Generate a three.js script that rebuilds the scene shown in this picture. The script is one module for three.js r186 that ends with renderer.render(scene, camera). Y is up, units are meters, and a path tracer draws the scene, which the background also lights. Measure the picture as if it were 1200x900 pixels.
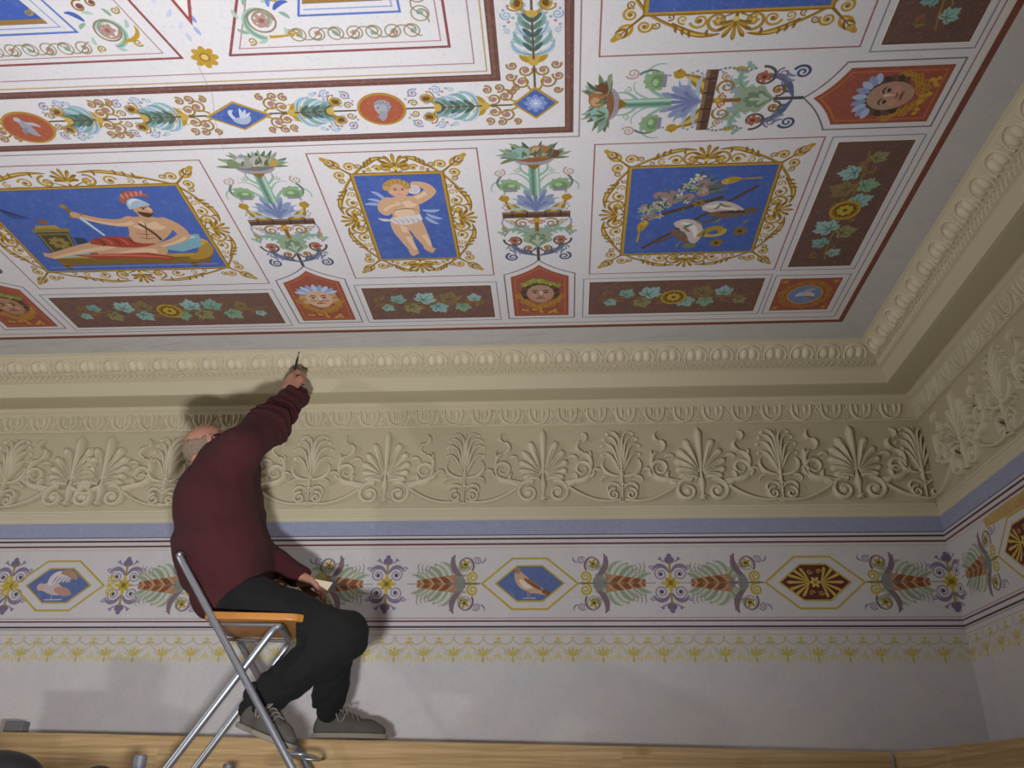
import * as THREE from 'three';
import { mergeGeometries } from 'three/addons/utils/BufferGeometryUtils.js';
import { RoundedBoxGeometry } from 'three/addons/geometries/RoundedBoxGeometry.js';
import { ImprovedNoise } from 'three/addons/math/ImprovedNoise.js';
import { RectAreaLightUniformsLib } from 'three/addons/lights/RectAreaLightUniformsLib.js';

// ---------------------------------------------------------------- camera, lights, exposure
// World: back wall z = 0, right wall x = 0, scaffold deck y = 0, room towards -x and +z. Metres.
RectAreaLightUniformsLib.init();
const scene = new THREE.Scene();
scene.background = new THREE.Color(0x000000);
const renderer = new THREE.WebGLRenderer({ antialias: true });
renderer.toneMapping = THREE.LinearToneMapping;
renderer.toneMappingExposure = 1.0;
renderer.shadowMap.enabled = true;
const FOCAL = 990.7, YAW = -3.582 * Math.PI / 180, PITCH = 26.45 * Math.PI / 180, ROLL = 0.583 * Math.PI / 180;
const EYE = new THREE.Vector3(-1.529, 0.055, 3.4);
const FWD = new THREE.Vector3(Math.sin(YAW) * Math.cos(PITCH), Math.sin(PITCH), -Math.cos(YAW) * Math.cos(PITCH));
const R0 = new THREE.Vector3(Math.cos(YAW), 0, Math.sin(YAW)), U0 = new THREE.Vector3().crossVectors(R0, FWD);
const RIGHT = R0.clone().multiplyScalar(Math.cos(ROLL)).addScaledVector(U0, Math.sin(ROLL));
const UPV = U0.clone().multiplyScalar(Math.cos(ROLL)).addScaledVector(R0, -Math.sin(ROLL));
const camera = new THREE.PerspectiveCamera(2 * Math.atan(450 / FOCAL) * 180 / Math.PI, 1200 / 900, 0.02, 60);
camera.position.copy(EYE); camera.up.copy(UPV); camera.lookAt(EYE.clone().add(FWD)); camera.updateMatrixWorld();
// a pixel of the photograph to the point where its ray meets the plane z = const
function at(px, py, z) {
  const d = FWD.clone().addScaledVector(RIGHT, (px - 600) / FOCAL).addScaledVector(UPV, (450 - py) / FOCAL);
  return EYE.clone().addScaledVector(d, (z - EYE.z) / d.z);
}
const LAMPS = {                                   // two halogen work lamps of the restorers: one lies on the deck just below the picture and points up, one stands to the left
  key: { pos: [-2.0, 0.04, 2.3], aim: [-2.496, 0.791, 1.864], size: [0.13, 0.09], power: 44, color: 0xeef0f4 },
  side: { pos: [-6.6, 1.3, 2.9], aim: [-1.5, 1.2, 0.3], size: [0.2, 0.14], power: 38, color: 0xeef0f4 },
};

// ---------------------------------------------------------------- helpers
let seed = 7;
const rnd = () => { seed = (seed * 1664525 + 1013904223) >>> 0; return seed / 4294967296; };
const rr = (a, b) => a + (b - a) * rnd();
const noise = new ImprovedNoise();
const V3 = (x, y, z) => new THREE.Vector3(x, y, z);
const lerp = (a, b, t) => a + (b - a) * t;
const TAU = Math.PI * 2;
const taken = new Map();
function numbered(name) { const n = taken.get(name) ?? 0; taken.set(name, n + 1); return n ? name + '_' + String(n).padStart(3, '0') : name; }
function mat(color, o = {}) { return new THREE.MeshStandardMaterial({ color, roughness: 0.85, metalness: 0, ...o }); }
function tag(o, label, category, group, kind) {
  o.userData.label = label; if (category) o.userData.category = category; if (group) o.userData.group = group; if (kind) o.userData.kind = kind; return o;
}
function thing(name, label, category, pos = [0, 0, 0], group) {
  const g = new THREE.Group(); g.name = numbered(name); g.position.set(...pos); scene.add(g); return tag(g, label, category, group);
}
function structure(name, label, category) { const g = new THREE.Group(); g.name = name; scene.add(g); return tag(g, label, category, null, 'structure'); }
function part(name, geo, material, parent, label) {
  const m = new THREE.Mesh(geo, material); m.name = name; parent.add(m); if (label) m.userData.label = label; return m;
}
const boxGeo = (x0, x1, y0, y1, z0, z1) => new THREE.BoxGeometry(x1 - x0, y1 - y0, z1 - z0).translate((x0 + x1) / 2, (y0 + y1) / 2, (z0 + z1) / 2);
function canvas(w, h) { const c = document.createElement('canvas'); c.width = Math.round(w); c.height = Math.round(h); return c; }
function texOf(cv, srgb = true) { const t = new THREE.CanvasTexture(cv); if (srgb) t.colorSpace = THREE.SRGBColorSpace; t.magFilter = THREE.LinearFilter; t.anisotropy = 8; return t; }
function dataTex(n, fn, srgb) {
  const d = new Uint8Array(n * n * 4);
  for (let y = 0; y < n; y++) for (let x = 0; x < n; x++) { const v = fn(x / n, y / n), i = (y * n + x) * 4; d[i] = v[0]; d[i + 1] = v[1]; d[i + 2] = v[2]; d[i + 3] = 255; }
  const t = new THREE.DataTexture(d, n, n); t.magFilter = THREE.LinearFilter; t.wrapS = t.wrapT = THREE.RepeatWrapping; if (srgb) t.colorSpace = THREE.SRGBColorSpace; t.needsUpdate = true; return t;
}
// tileable value noise from periodic sines of Perlin noise
const pn = (u, v, f, s) => noise.noise(Math.cos(u * TAU) * f + s, Math.sin(u * TAU) * f + v * 0.001, Math.cos(v * TAU) * f + s * 2) * 0.5 + noise.noise(Math.sin(v * TAU) * f + s, Math.cos(u * TAU) * f, Math.sin(u * TAU) * f - s) * 0.5;
const plasterBump = dataTex(256, (u, v) => { const n = pn(u, v, 3, 1) * 60 + pn(u, v, 11, 5) * 50 + pn(u, v, 30, 9) * 40 + 128; return [n, n, n]; });
function bumpAt(repeatPerMetre) { const t = plasterBump.clone(); t.repeat.set(repeatPerMetre, repeatPerMetre); t.needsUpdate = true; return t; }

// a curve given by a start, a heading, a length and a curvature that runs from k0 to k1
function sweep(x, y, ang, len, k0, k1, n = 22, ease = 1) {
  const p = [[x, y]]; let a = ang; const ds = len / n;
  for (let i = 0; i < n; i++) { const t = (i + 0.5) / n; a += (k0 + (k1 - k0) * Math.pow(t, ease)) * ds; x += Math.cos(a) * ds; y += Math.sin(a) * ds; p.push([x, y]); }
  return p;
}
function bez(x0, y0, x1, y1, x2, y2, x3, y3, n = 16) {
  const p = [];
  for (let i = 0; i <= n; i++) { const t = i / n, s = 1 - t; p.push([s * s * s * x0 + 3 * s * s * t * x1 + 3 * s * t * t * x2 + t * t * t * x3, s * s * s * y0 + 3 * s * s * t * y1 + 3 * s * t * t * y2 + t * t * t * y3]); }
  return p;
}
function spiralPts(x, y, r, a0, turns, dir, n = 34, rin = 0.12) { const p = []; for (let i = 0; i <= n; i++) { const t = i / n, a = a0 + dir * turns * TAU * t, q = r * (1 - (1 - rin) * Math.pow(t, 0.85)); p.push([x + Math.cos(a) * q, y + Math.sin(a) * q]); } return p; }
const normals2 = (p) => p.map((_, i) => { const a = p[Math.max(0, i - 1)], b = p[Math.min(p.length - 1, i + 1)], dx = b[0] - a[0], dy = b[1] - a[1], l = Math.hypot(dx, dy) || 1; return [-dy / l, dx / l]; });
// ---------------------------------------------------------------- painting with a brush (flat paint on plaster), drawn in metres, y up
const PAL = { gold: '#b8912f', goldD: '#8a6420', goldL: '#d9bd62', blue: '#4560ac', blueD: '#36508f', teal: '#7fa8a6', tealD: '#4f7d80', sage: '#8a9a72', green: '#6d8450', olive: '#7f7a3c', red: '#a9482f', brown: '#5e2f22', maroon: '#6d3230', lilac: '#7d7398', violet: '#5d4c68', pink: '#c79a80', skin: '#d0a583', grey: '#8d8a86', white: '#e4ddd6', sky: '#8fa5cc' };
function poly(c, p, col) { c.fillStyle = col; c.beginPath(); p.forEach(([x, y], i) => (i ? c.lineTo(x, y) : c.moveTo(x, y))); c.closePath(); c.fill(); }
function line(c, p, w, col, close) { c.strokeStyle = col; c.lineWidth = w; c.lineCap = 'round'; c.lineJoin = 'miter'; c.beginPath(); p.forEach(([x, y], i) => (i ? c.lineTo(x, y) : c.moveTo(x, y))); if (close) c.closePath(); c.stroke(); }
function dot(c, x, y, r, col, ry = r, rot = 0) { c.fillStyle = col; c.beginPath(); c.ellipse(x, y, r, ry, rot, 0, TAU); c.fill(); }
function ring(c, x, y, r, w, col, ry = r) { c.strokeStyle = col; c.lineWidth = w; c.beginPath(); c.ellipse(x, y, r, ry, 0, 0, TAU); c.stroke(); }
function stroke(c, p, w, col, prof = (t) => Math.pow(Math.sin(Math.PI * Math.min(0.999, t * 0.92 + 0.06)), 0.7)) {
  const n = normals2(p), L = [], Rr = [];
  p.forEach(([x, y], i) => { const q = w * 0.5 * prof(i / (p.length - 1)); L.push([x + n[i][0] * q, y + n[i][1] * q]); Rr.push([x - n[i][0] * q, y - n[i][1] * q]); });
  poly(c, L.concat(Rr.reverse()), col);
}
const TAPER = (t) => 1 - 0.75 * t, LIMB = () => 1;
function spiral(c, x, y, r, a0, turns, dir, w, col) { stroke(c, spiralPts(x, y, r, a0, turns, dir), w, col, (t) => 1 - 0.45 * t); }
function mirrored(c, fn) { fn(1); c.save(); c.scale(-1, 1); fn(-1); c.restore(); }
function local(c, x, y, rot, s, fn) { c.save(); c.translate(x, y); c.rotate(rot); c.scale(s, s); fn(); c.restore(); }
function rosette(c, x, y, r, n, col, mid) { for (let i = 0; i < n; i++) { const a = i / n * TAU; dot(c, x + Math.cos(a) * r * 0.6, y + Math.sin(a) * r * 0.6, r * 0.42, col, r * 0.27, a); } dot(c, x, y, r * 0.3, mid); }
function acanthus(c, p, w, col, vein, lobes = 5) {      // a leaf along a curve with lobes on both sides
  const n = normals2(p); stroke(c, p, w * 0.5, col);
  for (let i = 1; i <= lobes; i++) {
    const k = Math.round((p.length - 1) * i / (lobes + 0.6)), [x, y] = p[k], q = p[Math.max(0, k - 1)], a = Math.atan2(y - q[1], x - q[0]), s = w * (1.05 - 0.45 * i / lobes);
    for (const d of [-1, 1]) stroke(c, sweep(x, y, a + d * 0.75, s, d * 0.4 / s, d * 1.6 / s, 7), w * 0.42, col);
  }
  if (vein) stroke(c, p, w * 0.12, vein, TAPER);
}
function palm(c, x, y, rot, r, n, spread, col, w) { for (let i = 0; i < n; i++) { const t = n > 1 ? i / (n - 1) * 2 - 1 : 0, a = rot + Math.PI / 2 + t * spread, l = r * (1 - 0.35 * t * t); stroke(c, sweep(x, y, a, l, 0, t * 1.6 / l, 9), w, col, (q) => Math.pow(q, 0.6) * (q > 0.85 ? (1 - q) / 0.15 + 0.15 : 1)); } }
function vineLeaf(c, x, y, s, rot, col, col2) {         // five-lobed leaf, stalk at the origin, tip along +x
  local(c, x, y, rot, s, () => {
    for (const [a, l, w] of [[-1.75, 0.75, 0.6], [1.75, 0.75, 0.6], [-0.85, 1.1, 0.66], [0.85, 1.1, 0.66], [0, 1.35, 0.74]]) { stroke(c, [[0, 0], [Math.cos(a) * l * 0.35, Math.sin(a) * l * 0.35], [Math.cos(a) * l * 0.7, Math.sin(a) * l * 0.7], [Math.cos(a) * l, Math.sin(a) * l]], w, col, (t) => [0.45, 1, 0.8, 0.05][Math.round(t * 3)]); for (const d of [-1, 1]) { const b = a + d * 0.32; stroke(c, [[0, 0], [Math.cos(b) * l * 0.45, Math.sin(b) * l * 0.45], [Math.cos(b) * l * 0.86, Math.sin(b) * l * 0.86]], w * 0.5, col, (t) => [0.6, 1, 0.1][Math.round(t * 2)]); } }
    for (const a of [-1.75, -0.85, 0, 0.85, 1.75]) stroke(c, [[0, 0], [Math.cos(a) * 0.85, Math.sin(a) * 0.85]], 0.13, col2, TAPER);
  });
}
// mottling of old limewash: small soft-edged flecks, all over and without direction
function mottle(c, x0, x1, y0, y1, n, cols, r0, r1, a) { for (let i = 0; i < n; i++) { c.globalAlpha = a * rr(0.4, 1); dot(c, rr(x0, x1), rr(y0, y1), rr(r0, r1), cols[Math.floor(rnd() * cols.length)], rr(r0, r1) * 0.6, rr(0, 3)); } c.globalAlpha = 1; }
function paintTile(x0, x1, y0, y1, ppm, base, draw) {
  const cv = canvas((x1 - x0) * ppm, (y1 - y0) * ppm), c = cv.getContext('2d');
  c.fillStyle = base; c.fillRect(0, 0, cv.width, cv.height); c.setTransform(cv.width / (x1 - x0), 0, 0, -cv.height / (y1 - y0), -x0 * cv.width / (x1 - x0), y1 * cv.height / (y1 - y0));
  seed = 99; draw(c);
  mottle(c, x0, x1, y0, y1, Math.round((x1 - x0) * (y1 - y0) * 9000), ['#efeae6', '#8a8480', '#d8d0ca', '#a39c98'], 0.0015, 0.006, 0.1);   // grain of the brush and of the old plaster
  return texOf(cv);
}

// --- gold scrollwork round the blue pictures
function goldSide(c, L) {
  const g = PAL.gold, d = PAL.goldD, l = PAL.goldL, e = Math.min(1, L / 0.42);
  mirrored(c, () => {
    stroke(c, bez(L * 0.5, 0.004, L * 0.43, 0.028, L * 0.38, 0.04, L * 0.31, 0.054), 0.009, d, LIMB); stroke(c, bez(L * 0.5, 0.006, L * 0.43, 0.03, L * 0.38, 0.042, L * 0.31, 0.056), 0.004, g, LIMB);
    stroke(c, bez(L * 0.36, 0.036, L * 0.27, 0.066, L * 0.2, 0.086, L * 0.075, 0.074), 0.017, d); stroke(c, bez(L * 0.34, 0.044, L * 0.26, 0.07, L * 0.2, 0.08, L * 0.1, 0.074), 0.0085, g); stroke(c, bez(L * 0.32, 0.05, L * 0.26, 0.07, L * 0.22, 0.078, L * 0.15, 0.078), 0.005, l);
    const r = 0.03 * e;
    spiral(c, L * 0.1, 0.035, r, Math.PI * 0.55, 1.5, -1, 0.0085, d); spiral(c, L * 0.1, 0.035, r, Math.PI * 0.55, 1.4, -1, 0.0045, g); rosette(c, L * 0.1, 0.035, r * 0.5, 5, g, l);
    spiral(c, L * 0.205, 0.032, r * 0.8, 0.2, 1.5, 1, 0.0075, g); dot(c, L * 0.205, 0.032, r * 0.22, d); stroke(c, sweep(L * 0.21, 0.01, 0.1, L * 0.17, 4, -36), 0.0065, g, TAPER); spiral(c, L * 0.3, 0.026, r * 0.5, 2, 1.4, -1, 0.0055, g); spiral(c, L * 0.37, 0.018, r * 0.36, 1, 1.3, 1, 0.0045, d);
    for (const t of [0.25, 0.29, 0.15, 0.33]) stroke(c, sweep(L * t, 0.058 - Math.max(0, t - 0.25) * 0.2, 1.2, 0.026, 10, 70, 8), 0.008, d);
    stroke(c, sweep(L * 0.02, 0.012, 0.4, L * 0.09, 10, -20, 8), 0.006, d, TAPER);
  });
  palm(c, 0, 0.03, 0, 0.066, 7, 1.05, d, 0.0135); palm(c, 0, 0.032, 0, 0.06, 5, 0.8, g, 0.009); stroke(c, [[0, 0.006], [0, 0.055]], 0.009, d, LIMB); dot(c, 0, 0.03, 0.008, l);
}
function goldCorner(c) {
  mirrored(c, () => { spiral(c, 0.026, 0.034, 0.021, -1.2, 1.8, 1, 0.0075, PAL.gold); dot(c, 0.026, 0.034, 0.005, PAL.goldD); stroke(c, sweep(0, 0.05, 0.9, 0.045, -8, 60, 10), 0.009, PAL.gold); stroke(c, sweep(0, 0.068, 0.85, 0.036, -6, 70, 10), 0.008, PAL.goldD); stroke(c, sweep(0, 0.086, 0.95, 0.026, -6, 80, 10), 0.0065, PAL.gold); spiral(c, 0.046, 0.012, 0.012, 2, 1.4, -1, 0.0045, PAL.goldD); });
  stroke(c, [[0, 0], [0, 0.11]], 0.009, PAL.goldD, TAPER); dot(c, 0, 0.112, 0.008, PAL.gold, 0.011);
}
// gable with a hollow slope, from the eaves (x0, y0) to the apex (x1, y1)
function ogee(x0, y0, x1, y1) { const dx = x1 - x0, dy = y1 - y0; return bez(x0, y0, x0 + dx * 0.35, y0 + dy * 0.22, x0 + dx * 0.7, y0 + dy * 0.5, x1, y1, 8); }
function goldFrame(c, x0, x1, y0, y1) {
  const xm = (x0 + x1) / 2, ym = (y0 + y1) / 2, w = x1 - x0, h = y1 - y0;
  local(c, xm, y1, 0, 1, () => goldSide(c, w)); local(c, xm, y0, Math.PI, 1, () => goldSide(c, w)); local(c, x1, ym, -Math.PI / 2, 1, () => goldSide(c, h)); local(c, x0, ym, Math.PI / 2, 1, () => goldSide(c, h));
  local(c, x1, y1, -Math.PI / 4, 1, () => goldCorner(c)); local(c, x0, y1, Math.PI / 4, 1, () => goldCorner(c)); local(c, x1, y0, -Math.PI * 0.75, 1, () => goldCorner(c)); local(c, x0, y0, Math.PI * 0.75, 1, () => goldCorner(c));
  line(c, [[x0, y0], [x1, y0], [x1, y1], [x0, y1]], 0.026, PAL.goldD, true); line(c, [[x0, y0], [x1, y0], [x1, y1], [x0, y1]], 0.017, PAL.gold, true);
}
// --- candelabrum: 0.62 m tall, its foot at the origin; kind changes the bowl
function candelabrum(c, kind) {
  mirrored(c, () => {
    stroke(c, sweep(0.006, 0.03, 0.5, 0.15, -8, 40), 0.02, '#5a6480'); spiral(c, 0.092, 0.024, 0.025, 1.2, 1.7, -1, 0.009, '#4a5470'); for (const t of [0.024, 0.044, 0.064, 0.08]) stroke(c, sweep(t, 0.038, 1.7, 0.04, -20, -70, 8), 0.01, t > 0.05 ? '#7d88a4' : '#566080');
    spiral(c, 0.032, 0.075, 0.023, 3, 1.6, 1, 0.0075, '#6d5a3c'); rosette(c, 0.032, 0.075, 0.012, 5, '#b5813a', '#7a4a2c');
    spiral(c, 0.08, 0.122, 0.037, 0.2, 1.5, -1, 0.0085, '#55504c'); rosette(c, 0.08, 0.122, 0.022, 6, '#a9644a', '#6d3a2c'); spiral(c, 0.09, 0.074, 0.019, 0, 1.7, 1, 0.006, '#75708c'); spiral(c, 0.058, 0.066, 0.011, 0, 1.5, -1, 0.0045, '#75708c');
    acanthus(c, sweep(0.016, 0.125, 1.25, 0.15, -5, -28), 0.032, '#8fae9c', '#5c8274', 5); acanthus(c, sweep(0.006, 0.13, 1.4, 0.1, -4, -24), 0.03, '#93a487', '#66785a', 4); stroke(c, sweep(0.006, 0.15, 1.3, 0.11, -10, -16), 0.012, '#8ba0bc'); stroke(c, sweep(0.1, 0.17, 0.7, 0.04, 10, 60, 8), 0.016, '#b59a3c');
    spiral(c, 0.05, 0.216, 0.027, 2.2, 1.6, -1, 0.0075, '#9a7434'); spiral(c, 0.085, 0.222, 0.014, 0, 1.5, 1, 0.005, '#a98a50'); spiral(c, 0.014, 0.22, 0.013, 0, 1.4, 1, 0.006, '#a9603c');
    for (let i = 0; i < 9; i++) dot(c, 0.11 + 0.006 * Math.sin(i * 0.8), 0.242 - i * 0.0115, 0.0044, '#858294'); for (let i = 0; i < 8; i++) dot(c, 0.1 + 0.008 * Math.sin(i * 1.4), 0.29 + i * 0.012, 0.0042, '#96929e'); for (let i = 0; i < 5; i++) dot(c, 0.03 + i * 0.018, 0.234 - Math.sin(i / 4 * Math.PI) * 0.016, 0.0036, '#8a8696');
    stroke(c, bez(0.012, 0.264, 0.05, 0.262, 0.08, 0.295, 0.104, 0.346), 0.042, '#9a7420', (t) => Math.sin(Math.PI * Math.min(1, t * 0.88 + 0.12)) * (t > 0.75 ? 0.78 : 1)); dot(c, 0.1, 0.348, 0.016, '#b08a28'); stroke(c, bez(0.025, 0.268, 0.055, 0.27, 0.075, 0.295, 0.092, 0.33), 0.015, '#d0b050'); stroke(c, [[0.108, 0.352], [0.12, 0.346]], 0.007, '#8a6a24', TAPER); spiral(c, 0.05, 0.318, 0.014, 1, 1.4, 1, 0.005, '#a98a50');
    for (const a of [1.0, 0.68, 0.36]) stroke(c, sweep(0.006, 0.285, 1.5 - a, 0.1 - a * 0.02, 4, 12, 10), 0.016, a > 0.6 ? '#8f90b0' : '#77789c'); for (const a of [1.25, 0.85, 0.5, 0.2]) stroke(c, sweep(0.004, 0.285, 1.57 - a, 0.1, -2, -16, 10), 0.012, a > 0.8 ? '#a4b8cc' : '#86a0bc');
    stroke(c, sweep(0.014, 0.37, 1.1, 0.19, -1, -30), 0.013, '#8fb0a4', TAPER); spiral(c, 0.08, 0.418, 0.043, 1.0, 1.35, -1, 0.0075, '#63706c'); stroke(c, sweep(0.012, 0.42, 1.0, 0.09, 6, -40), 0.009, '#9ab4a4', TAPER);
    palm(c, 0.079, 0.388, 0, 0.056, 7, 1.0, '#8aa57c', 0.02); dot(c, 0.079, 0.404, 0.024, '#6f9060', 0.018); dot(c, 0.074, 0.41, 0.012, '#a5bd92', 0.008); for (let k = 0; k < 5; k++) dot(c, 0.062 + k * 0.0085, 0.386, 0.0065, '#8b8398');
    spiral(c, 0.108, 0.472, 0.02, 2, 1.7, 1, 0.006, '#b49a8c'); stroke(c, sweep(0.012, 0.455, 0.5, 0.095, 8, 40, 12), 0.011, '#8fb0a4', TAPER); spiral(c, 0.05, 0.484, 0.012, 0, 1.4, -1, 0.0045, '#a4aa98');
  });
  stroke(c, [[0, 0], [0, 0.09]], 0.011, '#4d4a52', LIMB); palm(c, 0, 0.08, 0, 0.11, 7, 0.5, '#93a487', 0.034); palm(c, 0, 0.085, 0, 0.08, 5, 0.34, '#6f846c', 0.024); palm(c, 0, 0.09, 0, 0.06, 3, 0.24, '#a9b89c', 0.014);
  stroke(c, [[0, 0.17], [0, 0.26]], 0.014, '#8a5f2c', LIMB); rosette(c, 0, 0.232, 0.016, 6, '#b5892c', '#d0b050');
  poly(c, [[-0.112, 0.246], [0.112, 0.246], [0.112, 0.278], [-0.112, 0.278]], '#5a4032'); poly(c, [[-0.112, 0.268], [0.112, 0.268], [0.112, 0.278], [-0.112, 0.278]], '#86684c'); for (const x of [-0.08, -0.03, 0.03, 0.08]) stroke(c, [[x, 0.248], [x, 0.276]], 0.006, '#463026', LIMB);
  palm(c, 0, 0.275, 0, 0.125, 7, 0.6, '#8890b4', 0.02); palm(c, 0, 0.28, 0, 0.1, 5, 0.4, '#6f7aa4', 0.014); stroke(c, [[0, 0.36], [0, 0.51]], 0.036, '#84a894', (t) => 0.75 + 0.25 * Math.cos(t * 7)); stroke(c, [[-0.005, 0.36], [-0.005, 0.5]], 0.01, '#5d8474', LIMB); stroke(c, [[0.009, 0.36], [0.009, 0.5]], 0.007, '#b4ccb8', LIMB);
  poly(c, bez(-0.062, 0.53, -0.045, 0.49, 0.045, 0.49, 0.062, 0.53), '#9a929c'); poly(c, bez(-0.068, 0.538, -0.03, 0.51, 0.03, 0.51, 0.068, 0.538), kind ? '#8a5a3c' : '#77706c'); poly(c, [[-0.022, 0.505], [0.022, 0.505], [0, 0.48]], PAL.goldD);
  for (let i = 0; i < 30; i++) { const a = Math.PI * (-0.02 + 1.04 * i / 29); stroke(c, sweep(Math.cos(a) * 0.035, 0.538 + Math.sin(a) * 0.015, a, rr(0.05, 0.085) * (0.55 + 0.45 * Math.abs(Math.cos(a))), rr(-8, 8), rr(-10, 10), 7), rr(0.009, 0.018), ['#5e7050', '#8a9a78', '#4f5e48', '#86a094', '#717a58'][i % 5]); }
  const F = kind ? [[-0.035, 0.556, 0.032, '#8fb0a8'], [0.022, 0.562, 0.034, '#a06c44'], [0.058, 0.552, 0.022, '#6d4630'], [-0.06, 0.55, 0.018, '#7d9a8c'], [0.012, 0.57, 0.016, '#c49870']] : [[-0.03, 0.556, 0.033, '#9a979c'], [0.022, 0.56, 0.03, '#b4aca4'], [0.056, 0.552, 0.022, '#b5924c'], [-0.062, 0.55, 0.02, '#7a8a66'], [-0.036, 0.566, 0.014, '#c6c2c4']];
  for (const [x, y, r, k] of F) dot(c, x, y, r, k, r * 0.8);
  for (let i = 0; i < 12; i++) stroke(c, sweep(rr(-0.05, 0.05), rr(0.535, 0.55), rr(0.4, 2.7), rr(0.02, 0.04), 0, rr(-20, 20), 6), 0.008, ['#5e7050', '#93a482', '#4f5e48'][i % 3]);
}
// --- running ornament of the frame: from a lozenge (x = 0) to a medallion (x = L), centred on y = 0
function bandRun(c, L) {
  const k = L / 0.3;
  for (const s of [1, -1]) {
    c.save(); c.scale(1, s);
    for (const [x, y, r, d] of [[0.018, 0.034, 0.024, 1], [0.052, 0.024, 0.021, -1], [0.034, 0.064, 0.016, -1], [0.068, 0.058, 0.015, 1], [-0.01, 0.062, 0.013, 1]]) { spiral(c, x * k, y, r, d * 1.2, 1.7, d, 0.0062, '#94753a'); dot(c, x * k, y, r * 0.36, '#a9787a'); }
    stroke(c, sweep(-0.012, 0.008, 0.9, 0.09, -30, 20), 0.007, '#a5863a', TAPER);
    stroke(c, sweep(0.075 * k, 0.002, 0.95, 0.044, 10, -20, 8), 0.018, '#b08a2c'); stroke(c, sweep(0.078 * k, 0.002, 0.45, 0.042, 6, 0, 8), 0.016, '#c4a24a');
    for (let i = 0; i < 5; i++) { const cv = sweep((0.098 + i * 0.024) * k, 0.004, 1.45 - i * 0.16, 0.074 - i * 0.006, -4, -38, 14); stroke(c, cv, 0.017, ['#a9c0cc', '#86aca4', '#b4c4d4', '#7da094', '#a2bccc'][i]); stroke(c, cv, 0.005, '#6d8fa4', TAPER); const e = cv.at(-1); spiral(c, e[0], e[1], 0.008, 0, 1.3, -1, 0.004, '#8fa9bc'); }
    for (let i = 0; i < 5; i++) stroke(c, sweep((0.108 + i * 0.02) * k, 0.002, 0.6, 0.036, 3, 10, 8), 0.0135, i % 2 ? '#5f7d70' : '#46605a');
    stroke(c, sweep(0.205 * k, 0.002, 0.9, 0.055, -6, 20, 10), 0.011, '#b08a2c', TAPER); dot(c, 0.238 * k, 0.036, 0.018, '#b48f30', 0.0165); dot(c, 0.238 * k, 0.036, 0.0105, '#6d4a1c', 0.0095); spiral(c, 0.238 * k, 0.037, 0.026, 2, 1.1, 1, 0.0045, '#94753a');
    spiral(c, 0.272 * k, 0.056, 0.016, 2, 1.7, -1, 0.005, '#8f86a4'); spiral(c, 0.276 * k, 0.02, 0.014, 0, 1.6, 1, 0.005, '#94753a'); spiral(c, 0.208 * k, 0.064, 0.015, 1, 1.7, 1, 0.0045, '#8fa5c4'); spiral(c, 0.165 * k, 0.066, 0.01, 1, 1.5, -1, 0.004, '#9fb4c4');
    for (let i = 0; i < 12; i++) dot(c, (0.18 + i * 0.0105) * k, 0.07 - (i * 5 % 4) * 0.0115, 0.0042, ['#8fa5c4', '#b4807c', '#86aca4', '#a99ab0'][i % 4]);
    c.restore();
  }
  stroke(c, [[0, 0], [L, 0]], 0.006, '#5d5040', LIMB); for (const x of [0.075, 0.21]) dot(c, x * k, 0, 0.011, '#c4a24a', 0.014);
}
function vineRun(c, x0, x1, y, n, flip = 1) {          // running tendril with small leaves
  const w = (x1 - x0) / n;
  for (let i = 0; i < n; i++) { const x = x0 + (i + 0.5) * w, s = (i % 2 ? 1 : -1) * flip; ring(c, x, y, w * 0.4, 0.0036, '#94896c'); spiral(c, x, y, w * 0.4, s > 0 ? -2.4 : 2.4, 0.8, s, 0.0045, '#857a58'); vineLeaf(c, x, y, w * 0.2, i, i % 2 ? '#b58a80' : '#8fae9c', i % 2 ? '#94685e' : '#6f9080'); stroke(c, bez(x - w * 0.5, y - s * w * 0.34, x - w * 0.2, y - s * w * 0.5, x + w * 0.2, y + s * w * 0.5, x + w * 0.5, y + s * w * 0.34, 8), 0.0034, '#8a7f5e', LIMB); }
}
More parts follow.
